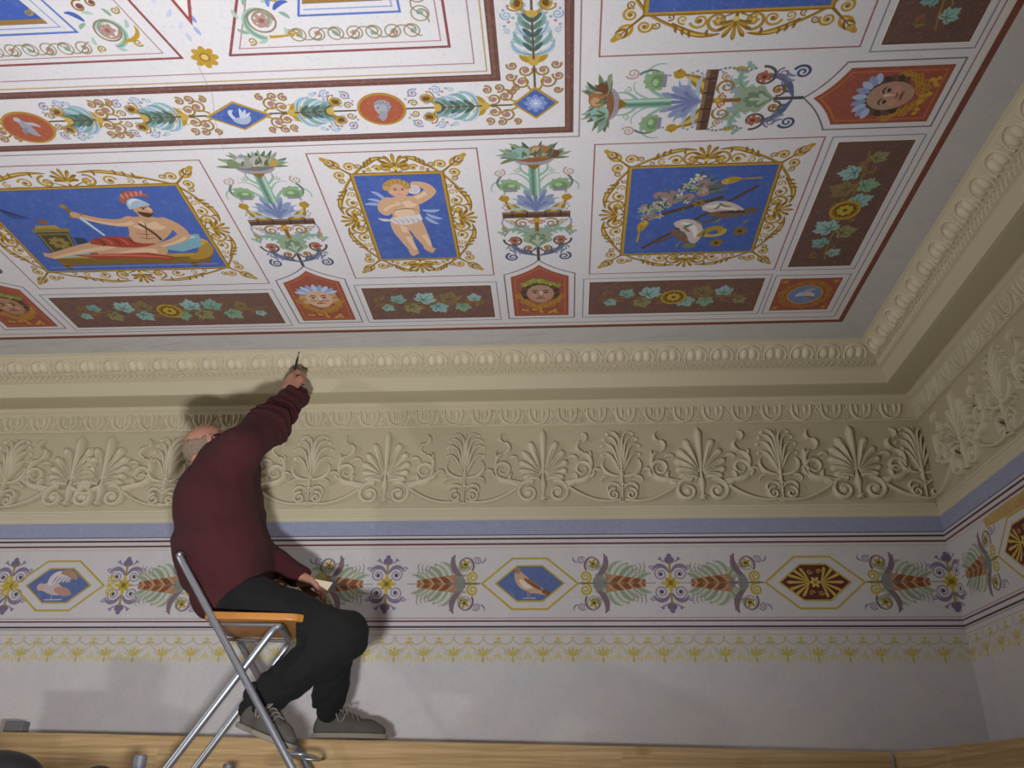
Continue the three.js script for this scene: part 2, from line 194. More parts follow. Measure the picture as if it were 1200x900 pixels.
// --- the whole ceiling in plan: x along the back wall, y of the drawing = z of the room
const G = {
  red: { x: -0.402, z: 0.415 },
  grape: [[-3.505, -2.635, 0.492, 0.72], [-2.272, -1.78, 0.504, 0.734], [-1.41, -0.765, 0.507, 0.738]],
  grapeV: [[-0.7, -0.48, 0.807, 1.448], [-0.694, -0.475, 1.803, 2.444]],
  masks: [-3.69, -2.45, -1.595],
  blue: [[-3.4, -2.732, 0.9, 1.35], [-2.156, -1.885, 0.922, 1.367], [-1.295, -0.853, 0.915, 1.36], [-1.295, -0.857, 1.932, 2.375]],
  thin: [[-3.502, -2.61, 0.783, 1.462], [-2.277, -1.762, 0.802, 1.474], [-1.412, -0.745, 0.792, 1.472], [-1.41, -0.746, 1.8, 2.5], [-4.72, -3.87, 0.783, 1.462]],
};
function bigScroll(c, x, y, r, d) {                    // one leafy volute of the inner fields
  spiral(c, x, y, r, -1.6, 1.15, d, r * 0.3, '#9ab8a4'); spiral(c, x, y, r, -1.6, 1.1, d, r * 0.08, '#6f9080'); ring(c, x, y, r * 0.62, 0.005, '#8a7a5e'); spiral(c, x, y, r * 0.55, 0, 1.8, -d, 0.0055, '#a0806a'); rosette(c, x, y, r * 0.42, 6, '#b08a80', '#8f5f58');
  for (let i = 0; i < 7; i++) { const a = -1.6 + d * i * 0.85; stroke(c, sweep(x + Math.cos(a) * r, y + Math.sin(a) * r, a + d * 0.9, r * 0.55, 0, d * 50, 8), r * 0.2, i % 2 ? '#86a894' : '#a9c0b0'); }
  for (const [a, q] of [[-2.2, 1.35], [-0.6, 1.4], [0.9, 1.45]]) { spiral(c, x + Math.cos(a) * r * q, y + Math.sin(a) * r * q, r * 0.24, a, 1.5, -d, 0.005, '#a5863a'); }
}
function drawCeiling(c) {
  // limewash
  mottle(c, -4.5, -0.1, 0.1, 2.7, 2600, ['#d6cfcd', '#e6e1de', '#d9d5d8', '#e3dbd6'], 0.01, 0.05, 0.16);
  // marbled grey border
  c.fillStyle = '#c8c4c1'; c.fillRect(-4.6, 0.1, 4.6, G.red.z - 0.1); c.fillRect(G.red.x, 0.1, 0.5, 2.7);
  mottle(c, -4.5, -0.1, 0.15, G.red.z - 0.045, 700, ['#bab6b4', '#d2cecb', '#c0bcbf', '#ccc6c0'], 0.015, 0.07, 0.18); mottle(c, G.red.x + 0.04, -0.15, 0.3, 2.7, 420, ['#bab6b4', '#d2cecb', '#c0bcbf', '#ccc6c0'], 0.015, 0.05, 0.18);
  for (let i = 0; i < 46; i++) line(c, sweep(rr(-4.4, -0.5), rr(0.24, 0.37), rr(-0.2, 0.2), rr(0.1, 0.5), rr(-1.5, 1.5), rr(-1.5, 1.5)), 0.003, ['rgba(120,122,132,.28)', 'rgba(205,206,210,.3)'][i % 2]);
  // white margin and red-brown border line
  line(c, [[-4.6, G.red.z + 0.01], [G.red.x - 0.01, G.red.z + 0.01], [G.red.x - 0.01, 2.7]], 0.032, '#ddd7d3'); line(c, [[-4.6, G.red.z], [G.red.x, G.red.z], [G.red.x, 2.7]], 0.02, '#7c4636'); line(c, [[-4.6, G.red.z + 0.034], [G.red.x - 0.034, G.red.z + 0.034], [G.red.x - 0.034, 2.7]], 0.004, '#9c7a72');
  // thin red rectangles
  for (const [a, b, y0, y1] of G.thin) line(c, [[a, y0], [b, y0], [b, y1], [a, y1]], 0.0042, '#9a5f5c', true);
  // grey lines round the lower fields
  for (const [a, b, y0, y1] of [...G.grape, ...G.grapeV, [-0.705, -0.48, 0.507, 0.729]]) { line(c, [[a - 0.022, y0 - 0.022], [b + 0.022, y0 - 0.022], [b + 0.022, y1 + 0.022], [a - 0.022, y1 + 0.022]], 0.004, '#8b8a90', true); line(c, [[a, y0], [b, y0], [b, y1], [a, y1]], 0.009, '#e9e4dd', true); }
  for (const m of G.masks) line(c, [[m - 0.13, 0.487], [m + 0.13, 0.487], ...ogee(m + 0.13, 0.8, m, 0.888), ...ogee(m - 0.13, 0.8, m, 0.888).reverse().slice(1)], 0.0045, '#6e6664', true);
  line(c, [[-0.458, 1.502], [-0.458, 1.75], [-0.76, 1.75], ...ogee(1.75, 0.76, 1.628, 0.846).map(([z, x]) => [-x, z]), ...ogee(1.502, 0.76, 1.628, 0.846).map(([z, x]) => [-x, z]).reverse().slice(1)], 0.0045, '#6e6664', true);
  for (const [a, b, y0, y1] of G.blue) goldFrame(c, a, b, y0, y1);
  for (const [i, m] of G.masks.entries()) local(c, m, 0.888, 0, 1, () => candelabrum(c, i === 2));
  local(c, -0.846, 1.63, Math.PI / 2, 1, () => candelabrum(c, 1));
  // big framed field
  const O = { x: -1.477, z: 1.527 }, I = { x: -1.673, z: 1.732 };
  for (const [q, d] of [[O, -0.011], [I, 0.011]]) { const x = q.x - 0.011 * 1, z = q.z + 0.011; line(c, [[-4.6, z], [x, z], [x, 2.7]], 0.024, '#6b473f'); line(c, [[-4.6, z + 0.003], [x - 0.003, z + 0.003], [x - 0.003, 2.7]], 0.008, '#7a564d'); }
  line(c, [[-4.6, O.z - 0.018], [O.x + 0.018, O.z - 0.018], [O.x + 0.018, 2.7]], 0.004, '#8f7d7c'); line(c, [[-4.6, I.z + 0.034], [I.x - 0.034, I.z + 0.034], [I.x - 0.034, 2.7]], 0.004, '#b79a64'); line(c, [[-4.6, I.z + 0.062], [I.x - 0.065, I.z + 0.062], [I.x - 0.065, 2.7]], 0.0035, '#a58287');
  const zb = 1.642;
  const runs = [[-1.645, -1.945, 1], [-2.335, -2.08, -1], [-2.515, -2.72, 1]];
  local(c, -1.645, zb, Math.PI, 1, () => bandRun(c, 0.3)); local(c, -2.335, zb, 0, 1, () => bandRun(c, 0.25)); local(c, -2.515, zb, Math.PI, 1, () => bandRun(c, 0.26)); local(c, -2.78, zb, Math.PI, 1, () => bandRun(c, 0.2)); local(c, -3.12, zb, Math.PI, 1, () => bandRun(c, 0.3)); local(c, -3.9, zb, 0, 1, () => bandRun(c, 0.4));
  local(c, -1.581, zb + 0.062, Math.PI / 2, 1, () => bandRun(c, 0.34)); local(c, -1.581, 2.5, -Math.PI / 2, 1, () => bandRun(c, 0.4));
  // inner fields: a square one and the slanting one beside it
  const A = [[-2.376, 1.852], [-1.8, 1.86], [-1.796, 2.6], [-2.1, 2.6]];
  line(c, [[-2.372, 1.852], [-1.796, 1.852], [-1.796, 2.7]], 0.007, '#8a4a4c'); line(c, [[-2.372, 1.852], [-2.1, 2.44]], 0.007, '#8a4a4c'); line(c, [[-2.34, 1.872], [-1.816, 1.872], [-1.816, 2.7]], 0.003, '#a9787a'); line(c, [[-2.34, 1.872], [-2.08, 2.44]], 0.003, '#a9787a');
  vineRun(c, -2.2, -1.86, 1.908, 7); for (let i = 0; i < 6; i++) local(c, -1.856, 1.95 + i * 0.055, Math.PI / 2, 1, () => vineRun(c, -0.02, 0.035, 0, 1, i % 2 ? 1 : -1));
  line(c, [[-2.158, 1.965], [-1.905, 1.965], [-1.905, 2.6]], 0.006, '#5872bd'); line(c, [[-2.158, 1.965], [-2.0, 2.5]], 0.006, '#5872bd'); line(c, [[-2.14, 1.982], [-1.922, 1.982], [-1.922, 2.6]], 0.004, '#8fa2d2');
  bigScroll(c, -2.255, 1.955, 0.056, -1); stroke(c, sweep(-2.25, 1.905, 0, 0.09, 0, 12), 0.01, PAL.gold, TAPER); stroke(c, sweep(-2.215, 1.985, 1, 0.05, -10, -40), 0.014, PAL.blue); stroke(c, sweep(-2.225, 1.995, 1.5, 0.04, -10, -20), 0.012, '#6a86c4');
  line(c, [[-4.6, 1.842], [-2.502, 1.85], [-2.77, 2.7]], 0.007, '#8a4a4c'); line(c, [[-4.6, 1.86], [-2.545, 1.868], [-2.79, 2.65]], 0.003, '#a9787a');
  vineRun(c, -3.1, -2.72, 1.895, 8); bigScroll(c, -2.655, 1.945, 0.052, 1); stroke(c, sweep(-2.63, 1.91, 0, 0.08, 8, 40), 0.012, PAL.gold); stroke(c, sweep(-2.7, 1.975, 2, 0.05, 10, 40), 0.014, PAL.blue);
  for (const [x, z, r] of [[-2.69, 2.02, 0.02], [-2.655, 2.03, 0.016], [-2.72, 2.06, 0.02], [-2.67, 2.075, 0.018]]) { spiral(c, x, z, r, 1, 1.5, 1, 0.005, PAL.goldD); dot(c, x, z, r * 0.4, '#7d4a44'); }
  line(c, [[-4.6, 1.94], [-2.735, 1.945], [-2.87, 2.3]], 0.006, '#5872bd'); line(c, [[-4.6, 1.956], [-2.77, 1.962], [-2.9, 2.3]], 0.004, '#8fa2d2');
  // pale leaves and the little red triangle between the two fields, and the gilt flower
  for (let i = 0; i < 26; i++) { const t = i / 26, s = i % 2; stroke(c, sweep((s ? -2.425 : -2.455) + (s ? 0.02 : -0.09) * t * 2.2, 1.9 + t * 0.5, rr(0.8, 2.3), 0.03, 0, rr(-20, 20), 6), 0.011, ['#b9c4de', '#9fb0d8', '#c8cede', '#7f97cf'][i % 4]); }
  poly(c, [[-2.46, 2.06], [-2.433, 1.962], [-2.4, 2.06]], '#e6dfda'); line(c, [[-2.49, 2.15], [-2.433, 1.962], [-2.37, 2.15]], 0.008, '#9a4a48');
  rosette(c, -2.441, 1.849, 0.036, 8, PAL.gold, PAL.goldL); ring(c, -2.441, 1.849, 0.012, 0.004, PAL.goldD);
  mottle(c, -4.4, -0.4, 0.44, 2.6, 5200, ['#e2dcd8', '#d8d2ce', '#e6e2de'], 0.002, 0.008, 0.15);
  // wear: a fine crack and a few mended flecks in the plaster
  line(c, [[-2.52, 1.5], [-2.5, 1.62], [-2.47, 1.72], [-2.47, 1.83]], 0.0018, 'rgba(150,120,112,.6)');
}
// ---------------------------------------------------------------- the painted pictures, each in its own metres from its lower left corner
function ground(c, w, h, cols) { mottle(c, 0, w, 0, h, 520, cols, 0.004, 0.024, 0.3); }
const BLUES = ['#3a5298', '#5670b6', '#4a62a4', '#425ca8', '#5b72ae'];
function limb(c, p, w0, w1, col, lite) { stroke(c, p, 1, col, (t) => lerp(w0, w1, t)); dot(c, ...p[0], w0 / 2, col); dot(c, ...p[p.length - 1], w1 / 2, col); if (lite) { const n = normals2(p); stroke(c, p.map(([x, y], i) => [x + n[i][0] * w0 * 0.18, y + n[i][1] * w0 * 0.18]), 1, lite, (t) => lerp(w0, w1, t) * 0.36); } }
function warrior(c) {
  ground(c, 0.67, 0.45, BLUES);
  const s = '#c79b78', sl = '#dcb896', sd = '#8d5f45', g = '#a07c2c';
  for (let i = 0; i < 5; i++) line(c, sweep(0.06 + i * 0.012, 0.31, 2.2 + i * 0.1, 0.12, -4, 8), 0.006, 'rgba(40,44,84,.6)');
  // altar with a little flame dish
  poly(c, [[0.085, 0.235], [0.2, 0.235], [0.175, 0.1], [0.075, 0.1]], '#4a452e'); poly(c, [[0.075, 0.232], [0.208, 0.232], [0.212, 0.252], [0.08, 0.252]], '#86763a'); poly(c, [[0.095, 0.252], [0.185, 0.252], [0.175, 0.27], [0.105, 0.27]], '#a5893e'); dot(c, 0.143, 0.288, 0.018, '#8a5a3a', 0.013); rosette(c, 0.135, 0.17, 0.035, 8, '#8d7a38', '#5c5330'); line(c, [[0.09, 0.22], [0.19, 0.22], [0.168, 0.112], [0.085, 0.112]], 0.005, '#8d7a38', true);
  poly(c, [[0.2, 0.2], [0.235, 0.195], [0.25, 0.125], [0.19, 0.11]], '#2c3c50');
  // couch
  poly(c, [[0.05, 0.1], [0.5, 0.085], [0.66, 0.1], [0.62, 0.03], [0.09, 0.035]], '#7d5f24'); poly(c, [[0.06, 0.098], [0.6, 0.09], [0.6, 0.07], [0.07, 0.078]], '#b3903c'); for (const x of [0.09, 0.56]) { stroke(c, [[x, 0.06], [x, 0.02]], 0.028, '#86661f', LIMB); dot(c, x, 0.022, 0.014, '#5d4a20'); }
  poly(c, [[0.05, 0.098], [0.25, 0.12], [0.27, 0.092], [0.08, 0.082]], '#93b7bc');
  stroke(c, sweep(0.56, 0.06, 0.1, 0.2, 6, 26), 0.05, '#a8842f'); spiral(c, 0.632, 0.15, 0.024, 0, 1.3, 1, 0.011, '#c9a648');
  poly(c, bez(0.48, 0.12, 0.53, 0.19, 0.6, 0.2, 0.645, 0.2).concat([[0.63, 0.13], [0.55, 0.1]]), '#7aa6b4'); stroke(c, bez(0.52, 0.15, 0.56, 0.18, 0.6, 0.18, 0.63, 0.185), 0.02, '#a9cad2');
  // figure
  limb(c, bez(0.35, 0.14, 0.26, 0.155, 0.2, 0.135, 0.058, 0.094), 0.075, 0.026, s, sl); stroke(c, [[0.07, 0.098], [0.04, 0.104]], 0.024, s, LIMB);
  limb(c, bez(0.46, 0.12, 0.38, 0.14, 0.33, 0.105, 0.23, 0.096), 0.078, 0.03, s, sl); stroke(c, [[0.24, 0.098], [0.21, 0.095]], 0.024, sd, LIMB);
  poly(c, bez(0.26, 0.185, 0.33, 0.21, 0.4, 0.2, 0.47, 0.165).concat(bez(0.47, 0.15, 0.42, 0.12, 0.33, 0.13, 0.24, 0.16)), '#a0412f'); for (let i = 0; i < 6; i++) stroke(c, bez(0.27 + i * 0.028, 0.19, 0.29 + i * 0.026, 0.175, 0.3 + i * 0.026, 0.16, 0.28 + i * 0.03, 0.145), 0.009, i % 2 ? '#c0604a' : '#74291f');
  poly(c, [[0.14, 0.098], [0.42, 0.1], [0.5, 0.075], [0.5, 0.055], [0.36, 0.07], [0.22, 0.072]], '#a13f2d'); stroke(c, bez(0.18, 0.09, 0.3, 0.095, 0.4, 0.085, 0.49, 0.066), 0.014, '#c5664f');
  poly(c, bez(0.425, 0.29, 0.45, 0.31, 0.53, 0.305, 0.565, 0.285).concat(bez(0.56, 0.22, 0.5, 0.15, 0.46, 0.14, 0.4, 0.165)).concat(bez(0.4, 0.2, 0.42, 0.24, 0.42, 0.26, 0.425, 0.29)), s); dot(c, 0.465, 0.258, 0.034, sl, 0.024, -0.3); dot(c, 0.52, 0.25, 0.03, sl, 0.022, 0.2); for (const y of [0.215, 0.19]) stroke(c, bez(0.43, y, 0.45, y - 0.01, 0.47, y - 0.012, 0.49, y - 0.006), 0.005, sd); stroke(c, bez(0.49, 0.28, 0.48, 0.24, 0.46, 0.2, 0.45, 0.17), 0.005, sd);
  stroke(c, bez(0.435, 0.3, 0.47, 0.26, 0.5, 0.21, 0.5, 0.17), 0.011, '#5d3d28', LIMB);
  limb(c, bez(0.445, 0.282, 0.41, 0.262, 0.36, 0.27, 0.285, 0.315), 0.05, 0.026, s, sl); limb(c, bez(0.555, 0.27, 0.59, 0.24, 0.595, 0.21, 0.59, 0.19), 0.05, 0.04, s); limb(c, bez(0.588, 0.19, 0.56, 0.165, 0.52, 0.15, 0.485, 0.143), 0.042, 0.026, s, sl);
  // sword
  stroke(c, [[0.275, 0.325], [0.315, 0.205]], 0.018, '#9db2c8', (t) => 1 - 0.5 * t); stroke(c, [[0.278, 0.32], [0.316, 0.205]], 0.005, '#d5dde6', LIMB); stroke(c, [[0.25, 0.308], [0.298, 0.325]], 0.013, g, LIMB); stroke(c, [[0.272, 0.322], [0.256, 0.362]], 0.016, '#8a5f22', LIMB); dot(c, 0.272, 0.32, 0.017, s); dot(c, 0.255, 0.366, 0.011, g);
  // head and helmet
  limb(c, [[0.495, 0.285], [0.503, 0.31]], 0.036, 0.034, s); dot(c, 0.51, 0.336, 0.031, s, 0.04, 0.1); poly(c, bez(0.488, 0.33, 0.49, 0.29, 0.525, 0.285, 0.54, 0.322).concat([[0.53, 0.318], [0.505, 0.325]]), '#4d3322'); stroke(c, [[0.527, 0.345], [0.54, 0.332]], 0.01, sl, LIMB); stroke(c, [[0.505, 0.347], [0.53, 0.35]], 0.006, sd, LIMB); dot(c, 0.515, 0.342, 0.004, '#2c1c14');
  poly(c, bez(0.468, 0.34, 0.462, 0.4, 0.52, 0.42, 0.548, 0.36).concat([[0.51, 0.352]]), '#a6b9c9'); stroke(c, bez(0.478, 0.36, 0.485, 0.385, 0.505, 0.395, 0.525, 0.385), 0.012, '#d2dde6'); stroke(c, bez(0.462, 0.37, 0.47, 0.42, 0.53, 0.436, 0.56, 0.398), 0.03, '#a85a4d'); for (let i = 0; i < 5; i++) stroke(c, sweep(0.475 + i * 0.016, 0.395 + i * 0.004, 1.6 - i * 0.1, 0.026, 4, -10, 6), 0.009, '#c98274');
  stroke(c, [[0.02, 0.022], [0.65, 0.022]], 0.006, 'rgba(140,150,190,.7)', LIMB);
}
function cherub(c) {
  ground(c, 0.27, 0.45, BLUES);
  const s = '#cfa583', sl = '#e2c2a2', sd = '#9a6d50';
  for (const [x, y, a] of [[0.075, 0.33, 2.0], [0.07, 0.31, 2.4], [0.06, 0.3, 2.7], [0.19, 0.27, -0.3], [0.2, 0.25, -0.8], [0.195, 0.235, -1.1]]) { stroke(c, sweep(x, y, a, 0.055, 3, 22, 10), 0.018, 'rgba(170,184,222,.6)'); line(c, sweep(x, y, a, 0.055, 3, 22, 10), 0.003, 'rgba(220,226,240,.7)'); }
  limb(c, bez(0.105, 0.215, 0.095, 0.18, 0.1, 0.15, 0.108, 0.125), 0.066, 0.046, s, sl); limb(c, bez(0.108, 0.128, 0.11, 0.1, 0.12, 0.07, 0.125, 0.048), 0.05, 0.028, s, sl); stroke(c, bez(0.122, 0.055, 0.12, 0.04, 0.124, 0.03, 0.13, 0.022), 0.032, s, LIMB);
  limb(c, bez(0.145, 0.215, 0.155, 0.18, 0.16, 0.16, 0.165, 0.13), 0.066, 0.046, s); limb(c, bez(0.164, 0.135, 0.17, 0.11, 0.175, 0.09, 0.178, 0.066), 0.05, 0.028, s, sl); stroke(c, bez(0.174, 0.07, 0.178, 0.055, 0.186, 0.048, 0.196, 0.042), 0.03, s, LIMB);
  poly(c, bez(0.078, 0.325, 0.1, 0.35, 0.16, 0.35, 0.184, 0.335).concat(bez(0.18, 0.27, 0.172, 0.24, 0.178, 0.205, 0.165, 0.19)).concat(bez(0.14, 0.18, 0.1, 0.185, 0.085, 0.2, 0.086, 0.25)), s); dot(c, 0.128, 0.255, 0.034, sl, 0.03); dot(c, 0.108, 0.3, 0.024, sl, 0.018); dot(c, 0.15, 0.303, 0.024, sl, 0.018); dot(c, 0.126, 0.234, 0.004, sd); stroke(c, bez(0.09, 0.27, 0.11, 0.282, 0.15, 0.284, 0.176, 0.272), 0.005, sd);
  poly(c, bez(0.068, 0.225, 0.1, 0.245, 0.15, 0.238, 0.178, 0.252).concat(bez(0.182, 0.22, 0.15, 0.2, 0.12, 0.185, 0.082, 0.205)), '#d8cfd0'); for (let i = 0; i < 5; i++) stroke(c, bez(0.08 + i * 0.02, 0.228, 0.09 + i * 0.02, 0.222, 0.1 + i * 0.018, 0.21, 0.1 + i * 0.016, 0.2), 0.005, '#a9a0b4'); stroke(c, bez(0.08, 0.22, 0.06, 0.225, 0.05, 0.22, 0.035, 0.235), 0.014, '#cfc6cc');
  limb(c, bez(0.085, 0.318, 0.062, 0.3, 0.058, 0.28, 0.068, 0.266), 0.046, 0.036, s); limb(c, bez(0.068, 0.268, 0.085, 0.29, 0.1, 0.295, 0.122, 0.298), 0.036, 0.024, s, sl);
  limb(c, bez(0.18, 0.325, 0.2, 0.335, 0.22, 0.35, 0.228, 0.366), 0.046, 0.038, s, sl); limb(c, bez(0.228, 0.366, 0.225, 0.39, 0.205, 0.4, 0.182, 0.402), 0.036, 0.024, s); dot(c, 0.176, 0.375, 0.018, '#c9c3c8', 0.02); ring(c, 0.176, 0.375, 0.02, 0.003, '#eae6e8');
  dot(c, 0.127, 0.376, 0.034, s, 0.037); dot(c, 0.14, 0.366, 0.015, '#dba88c', 0.012); dot(c, 0.113, 0.366, 0.012, '#dba88c', 0.01); for (let i = 0; i < 15; i++) { const a = 0.15 + i * 0.21; dot(c, 0.125 + Math.cos(a) * 0.034, 0.384 + Math.sin(a) * 0.032, 0.0125, i % 2 ? '#a77b42' : '#c49a5c'); } for (const x of [0.117, 0.141]) { dot(c, x, 0.376, 0.0045, '#3c2a22', 0.003); stroke(c, [[x - 0.006, 0.384], [x + 0.006, 0.384]], 0.003, sd, LIMB); } stroke(c, [[0.13, 0.376], [0.13, 0.364]], 0.004, sd); stroke(c, [[0.122, 0.355], [0.138, 0.355]], 0.005, '#a4574a');
}
function trophy(c) {
  ground(c, 0.45, 0.45, BLUES);
  stroke(c, [[0.06, 0.03], [0.4, 0.35]], 0.012, '#5d4330', LIMB); stroke(c, [[0.07, 0.2], [0.3, 0.3]], 0.016, '#5b4032', LIMB); stroke(c, [[0.11, 0.06], [0.36, 0.24]], 0.01, '#6d5038', LIMB);
  for (let i = 0; i < 22; i++) stroke(c, sweep(0.2 + rr(0, 0.05), 0.33 + rr(-0.02, 0.03), rr(-0.2, 1.4), rr(0.05, 0.09), rr(-5, 5), rr(-10, 10), 7), 0.008, ['#5f6a5c', '#4d5a58', '#77826a'][i % 3]);
  for (let i = 0; i < 34; i++) { const t = i / 33, x = lerp(0.05, 0.24, t) + rr(-0.03, 0.03), y = lerp(0.22, 0.375, t) + rr(-0.045, 0.045); if (i % 3 === 0) dot(c, x, y, 0.021, ['#9a7d80', '#7a6470', '#b49a92'][i % 3], 0.018); else rosette(c, x, y, rr(0.013, 0.022), 5, ['#cfc9bd', '#a9b39a', '#8f9f9a', '#c2a9a0'][i % 4], '#b9a04e'); stroke(c, sweep(x, y, rr(0, 6), 0.03, 0, rr(-20, 20), 6), 0.01, ['#55705a', '#6d8a70', '#43605c'][i % 3]); }
  // goldfinches
  const bird = (x, y, rot, f) => local(c, x, y, rot, 1, () => { c.scale(1, f); stroke(c, bez(-0.03, 0.002, 0, 0.022, 0.03, 0.008, 0.085, 0.006), 0.026, '#b5922c', (t) => (t < 0.55 ? Math.pow(Math.sin((t / 0.55 * 0.8 + 0.2) * Math.PI), 0.6) + 0.2 : 0.28)); dot(c, -0.026, 0.008, 0.012, '#c9a83c'); stroke(c, [[-0.038, 0.006], [-0.048, 0.002]], 0.006, '#5d4a20', TAPER); stroke(c, [[-0.005, 0.012], [0.04, 0.008]], 0.008, '#6d5a22'); dot(c, -0.028, 0.011, 0.002, '#1d160c'); });
  bird(0.32, 0.37, 0.15, 1); bird(0.062, 0.15, -1.75, -1);
  // two white-bellied game birds and dark shells
  stroke(c, bez(0.24, 0.245, 0.29, 0.26, 0.33, 0.23, 0.39, 0.21), 0.07, '#c9b9b4'); stroke(c, bez(0.27, 0.215, 0.31, 0.21, 0.35, 0.205, 0.41, 0.22), 0.04, '#7d5a4a'); stroke(c, bez(0.25, 0.25, 0.3, 0.262, 0.33, 0.24, 0.36, 0.225), 0.02, '#e4dad4'); for (let i = 0; i < 5; i++) stroke(c, sweep(0.3 + i * 0.02, 0.215, 0.2, 0.05, 3, 8, 6), 0.008, '#54382f');
  stroke(c, bez(0.16, 0.16, 0.21, 0.18, 0.24, 0.12, 0.235, 0.05), 0.072, '#c9b9b4'); stroke(c, bez(0.15, 0.13, 0.18, 0.12, 0.2, 0.09, 0.21, 0.05), 0.035, '#7d5a4a'); stroke(c, bez(0.18, 0.17, 0.225, 0.165, 0.24, 0.12, 0.238, 0.08), 0.02, '#e4dad4'); dot(c, 0.225, 0.04, 0.022, '#7c7a4c', 0.016); dot(c, 0.4, 0.225, 0.02, '#6d5b48', 0.016);
  stroke(c, bez(0.25, 0.09, 0.28, 0.15, 0.33, 0.15, 0.32, 0.11), 0.024, '#a88a2c', LIMB); stroke(c, bez(0.26, 0.1, 0.3, 0.085, 0.34, 0.1, 0.33, 0.13), 0.016, '#c2a546', LIMB); rosette(c, 0.385, 0.115, 0.026, 7, '#8a6a30', '#4d3a20'); rosette(c, 0.315, 0.052, 0.024, 7, '#93702e', '#4d3a20'); rosette(c, 0.225, 0.272, 0.022, 6, '#8f7236', '#5a4424'); for (let i = 0; i < 16; i++) stroke(c, sweep(rr(0.16, 0.4), rr(0.06, 0.26), rr(0, 6), 0.035, 0, rr(-20, 20), 6), 0.008, ['#5c7458', '#8a8a50', '#4f6468'][i % 3]);
}
function ewerPicture(c) { ground(c, 0.45, 0.45, BLUES); for (let i = 0; i < 26; i++) { const x = 0.22 + rr(-0.11, 0.11), y = 0.24 + rr(-0.08, 0.08); rosette(c, x, y, rr(0.014, 0.024), 5, ['#cfc9bd', '#a9b39a', '#c2a9a0'][i % 3], '#b9a04e'); stroke(c, sweep(x, y, rr(0, 6), 0.04, 0, rr(-20, 20), 6), 0.011, ['#55705a', '#6d8a70'][i % 2]); } }
function grapePanel(kind) {
  return (c, w, h) => {
    mottle(c, 0, w, 0, h, 260, ['#5d4036', '#74544a', '#664a40', '#6d4c3e'], 0.008, 0.03, 0.22);
    const y = h * 0.5, cols = ['#8fb3ac', '#7fa59a', '#86a482', '#97b7b4'], dk = ['#56806f', '#4f7a78', '#5c7a54'];
    stroke(c, bez(w * 0.06, y - 0.01, w * 0.3, y + 0.03, w * 0.7, y - 0.03, w * 0.94, y + 0.01, 30), 0.006, '#8a7436', LIMB);
    for (let i = 0; i < 14; i++) { const x = lerp(0.1, 0.9, rnd()) * w, yy = y + rr(-0.06, 0.06); for (let k = 0; k < 6; k++) dot(c, x + rr(-0.016, 0.016), yy + rr(-0.014, 0.014), 0.0065, ['#8a6f38', '#77602e', '#8f5f44'][k % 3]); }
    const n = Math.round((w - (kind === 1 ? 0.02 : 0.12)) / 0.056);
    for (let i = 0; i < n; i++) { const t = (i + 0.5) / n; let x = 0.045 + t * (w - 0.09); if (kind !== 1 && Math.abs(x - w / 2) < 0.07) x += x < w / 2 ? -0.04 : 0.04; const s = rr(0.041, 0.052) * (1 - 0.45 * Math.abs(t * 2 - 1) ** 3), q = i % 3; vineLeaf(c, x, y + (i % 2 ? 0.022 : -0.02), s, (i % 2 ? 1.1 : -1.1) + rr(-0.7, 0.7), q === 2 ? ['#8f8a5c', '#86704c'][i % 2] : cols[i % 4], q === 2 ? '#5f5a34' : dk[i % 3]); }
    for (let i = 0; i < 8; i++) stroke(c, sweep(rr(0.1, 0.9) * w, y + rr(-0.04, 0.04), rr(0, 6), 0.04, 20, 90, 14), 0.0035, '#a08a44', TAPER);
    if (kind !== 1) { dot(c, w / 2, y, 0.05, '#8d6f26'); ring(c, w / 2, y, 0.045, 0.008, '#b8962f'); ring(c, w / 2, y, 0.03, 0.006, '#5d4518'); rosette(c, w / 2, y, 0.028, 8, '#c2a13c', '#6d4f1c'); }
  };
}
